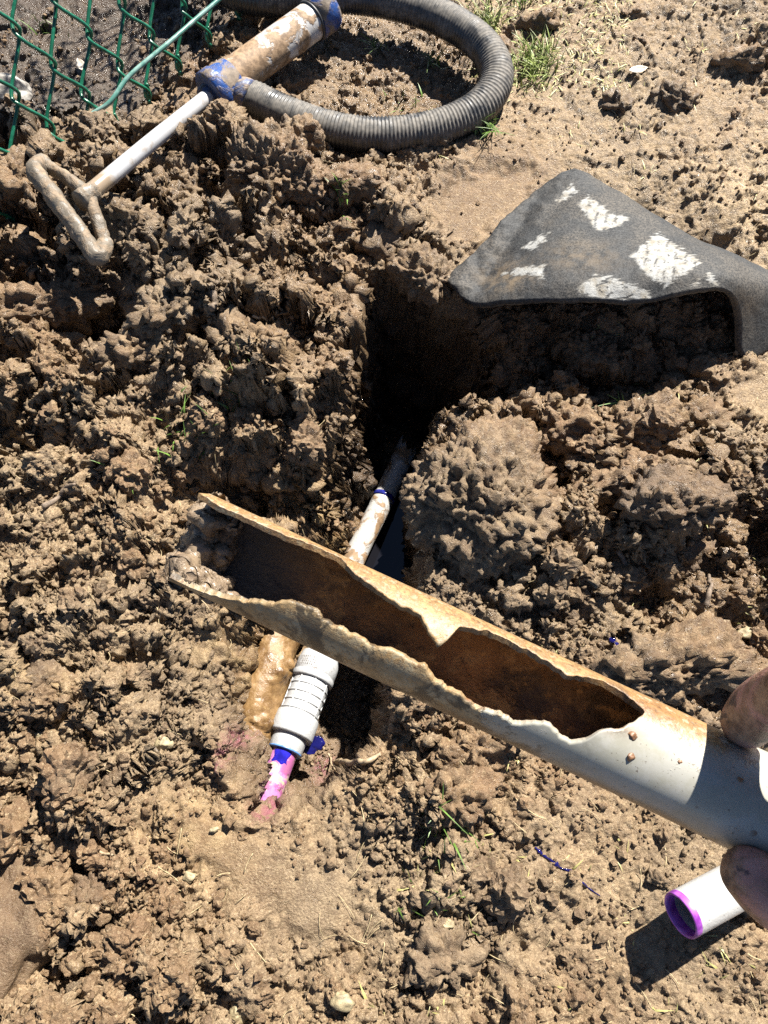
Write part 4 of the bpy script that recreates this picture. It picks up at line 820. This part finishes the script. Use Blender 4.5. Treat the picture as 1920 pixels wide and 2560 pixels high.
# ------------------------------------------------------------------ clods, stones, roots, grass, drops
CL = 'clods of dug soil'
clods = [ # px, py, rx, ry, rz, lift, sub, label
 (680,440,.058,.038,.034,.024,6,'largest tan soil clod lying just below the hose'),
 (760,385,.024,.018,.020,.040,5,'rounded smooth clod perched on the big tan clod under the hose'),
 (460,470,.040,.026,.022,.014,5,'crumbly clod beneath the white pump rod'),
 (150,805,.066,.024,.024,.030,5,'long flat-topped clod with a dark overhang near the picture edge'),
 (305,545,.040,.026,.024,.022,5,'broken clod just below the muddy pump grip'),
 (440,775,.042,.027,.024,.030,5,'pale-topped clod above the dark gap on the spoil heap'),
 (345,890,.034,.020,.030,.022,5,'upright jagged clod standing beside a short dark shadow'),
 (365,1060,.034,.017,.016,.012,5,'small smooth-topped clod beside the thin grass sprouts'),
 (570,850,.022,.018,.032,.018,4,'tall narrow clod leaning on the heap above the hollow'),
 (665,870,.030,.022,.026,.018,5,'knobbly clod on the heap left of the deep hole'),
 (620,720,.036,.024,.020,.02,5,'clod with a pale flat face in the middle of the heap'),
 (1460,948,.028,.017,.022,.030,5,'sunlit clod standing alone in the shade of the mat'),
 (1215,1250,.078,.078,.060,.034,6,'huge wet rounded clod overhanging the trench'),
 (1430,1080,.036,.020,.026,.014,5,'jagged peaked clod on the bank below the mat'),
 (1595,1060,.034,.018,.020,.018,5,'crumbly clod topped with dry roots at the shade edge'),
 (1580,1180,.046,.020,.022,.014,5,'wedge-shaped clod on the bank with a smooth lower face'),
 (1740,1055,.026,.017,.018,.014,4,'dark clod at the end of the mat shadow'),
 (1700,1260,.042,.026,.020,.008,5,'glistening crumbly clod near the picture edge below the mat'),
 (1730,1400,.024,.018,.014,.012,4,'knob of wet mud jutting over a dark gap'),
 (1690,1660,.060,.036,.022,.0,5,'broad moist clod right behind the fingertip'),
 (1190,1890,.030,.030,.020,.008,5,'grey flat clod under the middle of the split pipe'),
 (1130,1990,.030,.022,.018,.006,5,'grassy clod below the split pipe'),
 (80,1720,.040,.028,.020,.006,5,'smooth half-buried clod against the picture edge'),
 (40,2290,.026,.070,.026,.006,5,'wet smooth slab of mud in the bottom corner'),
 (250,2230,.024,.018,.016,.006,5,'crumbly clod beside the wet mud slab'),
 (1100,2400,.030,.022,.016,.006,5,'flat clod with a black pit beside it near the bottom'),
 (330,2390,.020,.016,.013,.006,5,'rough clod low in the corner among dark pits'),
 (60,480,.040,.034,.030,.026,5,'clod heaped behind the pump grip at the picture edge'),
 (280,420,.032,.018,.018,.014,5,'pale crumbly clod right below the fence tie wire'),
 (120,375,.036,.018,.020,.016,5,'root-topped clod at the foot of the fence'),
 (940,620,.026,.018,.020,.012,4,'clod at the far rim of the deep hole'),
 (1060,690,.034,.022,.020,.006,5,'pale split clod on the hole rim beside the mat tongue'),
 (880,460,.034,.016,.016,.012,4,'dark ridge of soil between hose and hole'),
 (1240,130,.018,.010,.010,.006,4,'dark clod outside the hose bend among the grass'),
 (1690,240,.026,.012,.012,.006,4,'dark jagged clod alone on the dry ground'),
 (1540,268,.016,.009,.010,.005,4,'small black-sided clod on the dry ground'),
 (1860,150,.034,.014,.014,.006,4,'shaded clod on the dry slope near the upper corner'),
 (1340,60,.026,.012,.014,.006,4,'pale lump among grass at the top edge'),
]
for k, (a, b, rx, ry, rz, lift, sub, lab) in enumerate(clods):
    c = on_ground(a, b); c = np.array((c[0], c[1], c[2] * .6 + lift)) if lift > .012 else c + np.array((0, 0, lift * .4 - rz * .25))
    if 'huge' in lab: c = W(a, b, lift)
    th = rng.uniform(-.5, .5); Rz = np.array(((math.cos(th), math.sin(th), 0), (-math.sin(th), math.cos(th), 0), (0, 0, 1)))
    smooth_ = .9 if 'huge' in lab else .55 if ('smooth' in lab or 'rounded' in lab or 'wet' in lab) else .85
    if 'smooth slab' in lab: smooth_ = .15
    V_, F_ = lumpy(c, rx, ry, rz, 400 + k * 3, sub, smooth_, 0 if 'round' in lab else 9, Rz); o = mesh_np('soil_clod', V_, F_, MWETC if (('wet' in lab or 'glist' in lab) and 'huge' not in lab) else MCLOD)
    tag(o, lab, 'soil clod', CL)
MSTONE = simple('grey_stone', (.20, .185, .165), .6, .3, 70, .4)
c = on_ground(18, 235); V_, F_ = lumpy(c, .040, .022, .020, 901, 5, .03, 14); tag(mesh_np('stone', V_, F_, MSTONE), 'grey stone behind the fence at the picture edge', 'stone')
MPEB = simple('pale_pebble', (.23, .185, .105), .6, .35, 200, .4)
for k, (a, b, r_, lab) in enumerate([(856,2494,.0095,'largest pale yellow pebble by the bottom edge'),(596,2530,.0085,'yellow pebble on the bottom edge left of centre'),(118,1690,.0080,'round ochre pebble on the soil at far left'),(415,1855,.0085,'white chalky pebble left of the blue-smeared pipe'),(100,1838,.0045,'small white pebble near the picture edge'),(478,2190,.0062,'yellowish pebble on the crumbs beside the troweled mud'),(1862,1582,.010,'smooth brown pebble above the fingertip'),(535,2075,.004,'tiny pale pebble at the edge of the smooth mud'),(1120,2310,.0055,'pale yellow pebble below the grassy clod'),(1160,2395,.0058,'grey pebble by the flat clod'),(1720,2010,.0055,'brown pebble under the pipe near the thumb')]):
    c = on_ground(a, b); V_, F_ = lumpy(c + np.array((0, 0, r_ * .4)), r_, r_ * .85, r_ * .7, 950 + k, 4, .06, 12); tag(mesh_np('pebble', V_, F_, MPEB), lab, 'pebble', 'pebbles on the soil')
def ground_path(pts, lift, n=40, wig=0.0, seed=0):
    P = [on_ground(a, b) for a, b in pts]; Q = catmull(P, n); zz = gz(Q[:, 0], Q[:, 1]); Q[:, 2] = np.maximum(Q[:, 2], zz * .7 + Q[:, 2] * .3) + lift
    if wig: Q = Q + wig * np.stack([perlin(Q, .02, seed + k) for k in range(3)], 1)
    return Q
MTW = simple('twig_bark', (.13, .095, .065), .7, .4, 300, .4); MPALE = simple('pale_root', (.28, .21, .13), .6, .35, 200)
for pts, r_, lab, mt in [([(530,780),(570,720),(620,685)], .0042, 'dark twig lying across the heap above the grass sprouts', MTW), ([(235,685),(265,695),(290,708)], .0042, 'short grey stick poking from the dark gap below the grip', MPALE), ([(292,508),(320,512),(342,520)], .0022, 'pale straw beside the pump grip', MPALE), ([(1540,1385),(1580,1430),(1650,1475)], .0030, 'knobbly root curving over the bank between mat and fingers', MTW), ([(1760,1520),(1768,1480),(1770,1440)], .0032, 'short upright stick near the wet clod', MTW), ([(805,1855),(825,1900),(848,1945)], .0016, 'pale twig beside the blue glue drop in the trench', MPALE), ([(845,1905),(900,1905),(950,1890)], .0040, 'pale root stub sticking out of the trench wall', MPALE), ([(630,795),(690,812),(730,830)], .0022, 'pale root strand across the middle of the heap', MPALE), ([(115,1275),(160,1240),(190,1215)], .0034, 'weathered wood chip half buried at far left', MTW), ([(225,2090),(250,2120),(280,2140)], .0020, 'curled straw over a dark pit at lower left', MPALE)]:
    Q = ground_path(pts, r_ * .9 + .002, 30, .004, int(pts[0][0])); rr_ = r_ * (1 - .5 * np.linspace(0, 1, 30)) * (1 + .2 * perlin(Q, .006, 3)); o = tube('twig', Q, rr_, mt, None, 8); tag(o, lab, 'twig', 'twigs and roots')
# fine roots and straw
parts = []; r = np.random.default_rng(55)
for k in range(620):
    a, b = r.uniform(0, 1920), r.uniform(0, 2560); p = W(a, b)
    kk = grid_lookup(CG, -.95, .01, -.55, .01, p[:1], p[1:2])[0]
    if r.uniform() > .25 + .75 * kk[4] * 1.3 or kk[3] > .6: continue
    th = r.uniform(0, 2 * np.pi); L_ = r.uniform(.006, .03); t_ = np.linspace(-.5, .5, 7); th2 = th + r.uniform(-1.2, 1.2) * t_
    xy = p[:2] + np.cumsum(np.stack((np.cos(th2), np.sin(th2)), 1) * L_ / 6, 0); zz = gz(xy[:, 0], xy[:, 1]); zz = .5 * zz + .5 * zz.mean() + .0025 + .003 * r.uniform(0, 1) * np.abs(t_)
    parts.append(sweep(np.c_[xy, zz], r.uniform(.0002, .00045), 4))
Vr, Fr_ = join(parts); tag(mesh_np('dry_straw', Vr, Fr_, simple('straw', (.34, .27, .15), .6, .35, 90)), 'fine dry straw and root fibres strewn over the soil', 'straw', kind='stuff')
# grass
MGRASS = simple('grass', (.085, .15, .025), .5, .45, 60); MDRYG = simple('dry_grass', (.27, .25, .09), .55, .4, 60)
def blades(cx, cy, n, spread, hh, seed, flat=.5):
    r = np.random.default_rng(seed); out = []
    for _ in range(n):
        x, y = cx + r.normal() * spread, cy + r.normal() * spread; z0_ = float(gz(x, y)[0]) - .002; th = r.uniform(0, 2 * np.pi); h_ = hh * r.uniform(.4, 1.2); b_ = flat * r.uniform(.3, 1.3)
        t_ = np.linspace(0, 1, 6); P = np.stack((x + np.cos(th) * h_ * b_ * t_ ** 1.6, y + np.sin(th) * h_ * b_ * t_ ** 1.6, z0_ + h_ * (t_ - .35 * b_ * t_ ** 2)), 1)
        w_ = r.uniform(.0006, .0012) * (1 - t_ ** 2 * .95); sd = np.array((-math.sin(th + r.normal() * .5), math.cos(th + r.normal() * .5), 0))
        V_ = np.stack((P - sd * w_[:, None], P + sd * w_[:, None]), 1).reshape(-1, 3); j_ = np.arange(5) * 2; out.append((V_, np.stack((j_, j_ + 1, j_ + 3, j_ + 2), 1)))
    return join(out)
tufts = [(1080,160,9,.008,.035,'grass tuft inside the hose loop at its far bend'),(945,125,8,.006,.035,'thin grass tuft inside the loop below the top hose'),(1215,325,22,.010,.040,'bright grass tuft against the near outside of the hose'),(1300,20,12,.010,.045,'grass tuft at the top edge of the picture'),(1330,150,26,.018,.028,'spreading low grass on the dry ground beside the hose'),(1200,70,22,.014,.028,'pale green grass clump outside the upper hose bend'),(1320,180,16,.016,.024,'yellowish grass patch below the top edge grass'),(560,960,10,.012,.026,'thin green sprouts on the heap left of the hole'),(470,1080,14,.016,.026,'wispy sprouts beside the small smooth-topped clod'),(330,1180,7,.012,.022,'few bent sprouts above the broken pipe end'),(1120,2060,16,.014,.028,'green blades on the grassy clod below the pipe'),(1545,1020,5,.006,.040,'tall single blades at the shade edge of the mat'),(120,80,8,.012,.03,'grass blades behind the fence mesh'),(860,520,5,.006,.03,'few blades standing on the far bank near the hose'),(1080,2230,10,.018,.02,'straggly blades near the bottom centre'),(1010,270,9,.014,.022,'short blades on wet mud within the hose loop')]
for k, (a, b, n_, sp, hh, lab) in enumerate(tufts):
    c = on_ground(a, b); V_, F_ = blades(c[0], c[1], n_ * (8 if k in (4, 5, 6) else 2), sp, hh, 600 + k, .9); tag(mesh_np('grass_tuft', V_, F_, MGRASS if k not in (4, 5, 6) else simple('yellow_grass', (.16, .20, .045), .5, .45, 60)), lab, 'grass', 'grass tufts')
parts = []; r = np.random.default_rng(77)
for k in range(330):
    a, b = (r.uniform(1180, 1560), r.uniform(0, 260)) if k < 240 else (r.uniform(900, 1920), r.uniform(0, 2560)); p = W(a, b)
    if poly_sd(np.array([p[0]]), np.array([p[1]]), TR)[0] < .02: continue
    parts.append(blades(p[0], p[1], 5, .008, .010, 5000 + k, 1.6))
Vg, Fg = join(parts); tag(mesh_np('dry_grass', Vg, Fg, MDRYG), 'short dry grass growing thinly over the pale ground', 'grass', kind='stuff')
# glue drops
MDROP = simple('spilt_glue', (.005, .005, .055), .05, .4, 60)
for pts, zz, lab in [([(790,1858,.0085),(775,1872,.007)], -.118, 'deep blue glue blob in the trench beside the coupling'), ([(1335,2118,.0042),(1350,2130,.0035),(1372,2148,.0022),(1395,2165,.0028),(1425,2182,.0018),(1455,2205,.0014),(1500,2240,.0012)], None, 'trail of dark blue glue drops on bare ground below the pipe'), ([(1585,1635,.006),(1560,1630,.0035),(1530,1625,.002)], None, 'dark blue glue splash on the bank above the pipe'), ([(1530,1600,.0028),(1540,1610,.002)], None, 'little blue spot above the dark glue splash'), ([(461,985,.0032),(455,990,.002)], None, 'tiny blue glue speck on the heap near the thin sprouts')]:
    pp = []
    if zz is None and len(pts) > 2:
        Q = ground_path([(a, b) for a, b, _ in pts], 0, 60, .003, int(pts[0][0])); ra = np.interp(np.linspace(0, 1, 60), np.linspace(0, 1, len(pts)), [p_[2] for p_ in pts]); nz = np.stack((np.linspace(0, 1, 60),) * 3, 1)
        ra = ra * np.clip(.55 + 1.1 * perlin(nz, .12, 5) + .5 * perlin(nz, .05, 6), .12, 1.6); ra[[0, -1]] = .0002; Q[:, 2] = gz(Q[:, 0], Q[:, 1]) + .0006 - ra * .35
        V_, F_ = sweep(Q, ra, 14); tag(mesh_np('glue_drop', V_, F_, MDROP), lab, 'glue spill', 'spilt glue drops'); continue
    for a, b, r_ in pts:
        c = on_ground(a, b) if zz is None else W(a, b, zz); v, f = ico(4); q_ = v * np.array((r_ * 1.2, r_, r_ * .28)) * (1 + .25 * perlin(v, .7, int(a)))[:, None] + c + np.array((0, 0, .0015)); pp.append((q_, f))
    V_, F_ = join(pp); tag(mesh_np('glue_drop', V_, F_, MDROP), lab, 'glue spill', 'spilt glue drops')
# dead leaves
MLEAF = simple('dead_leaf', (.40, .35, .28), .5, .3, 200)
for a, b, s_, lab in [(1592, 182, .014, 'curled pale dead leaf on dry ground right of the hose'), (120, 285, .012, 'dry leaf on the soil at the fence foot'), (205,170,.014,'pale leaf scrap lying behind the fence wires')]:
    c = W(a, b, .128) if 'mat' in lab else on_ground(a, b); u = np.linspace(-1, 1, 9); A_, B_3 = np.meshgrid(u, u); th = a * .01
    wv_ = .45 * (1 - A_ ** 2); X = A_ * s_; Y = B_3 * wv_ * s_; Z = .35 * s_ * (B_3 ** 2) * wv_ + .2 * s_ * A_ ** 2 + .004
    P = np.stack((c[0] + X * math.cos(th) - Y * math.sin(th), c[1] + X * math.sin(th) + Y * math.cos(th), c[2] + Z), -1).reshape(-1, 3); gg = np.arange(81).reshape(9, 9)
    o = mesh_np('dead_leaf', P, q(gg[:-1, :-1], gg[:-1, 1:], gg[1:, 1:], gg[1:, :-1]), MLEAF); sl = o.modifiers.new('t', 'SOLIDIFY'); sl.thickness = .0004; tag(o, lab, 'leaf', 'dead leaves')
#@@END
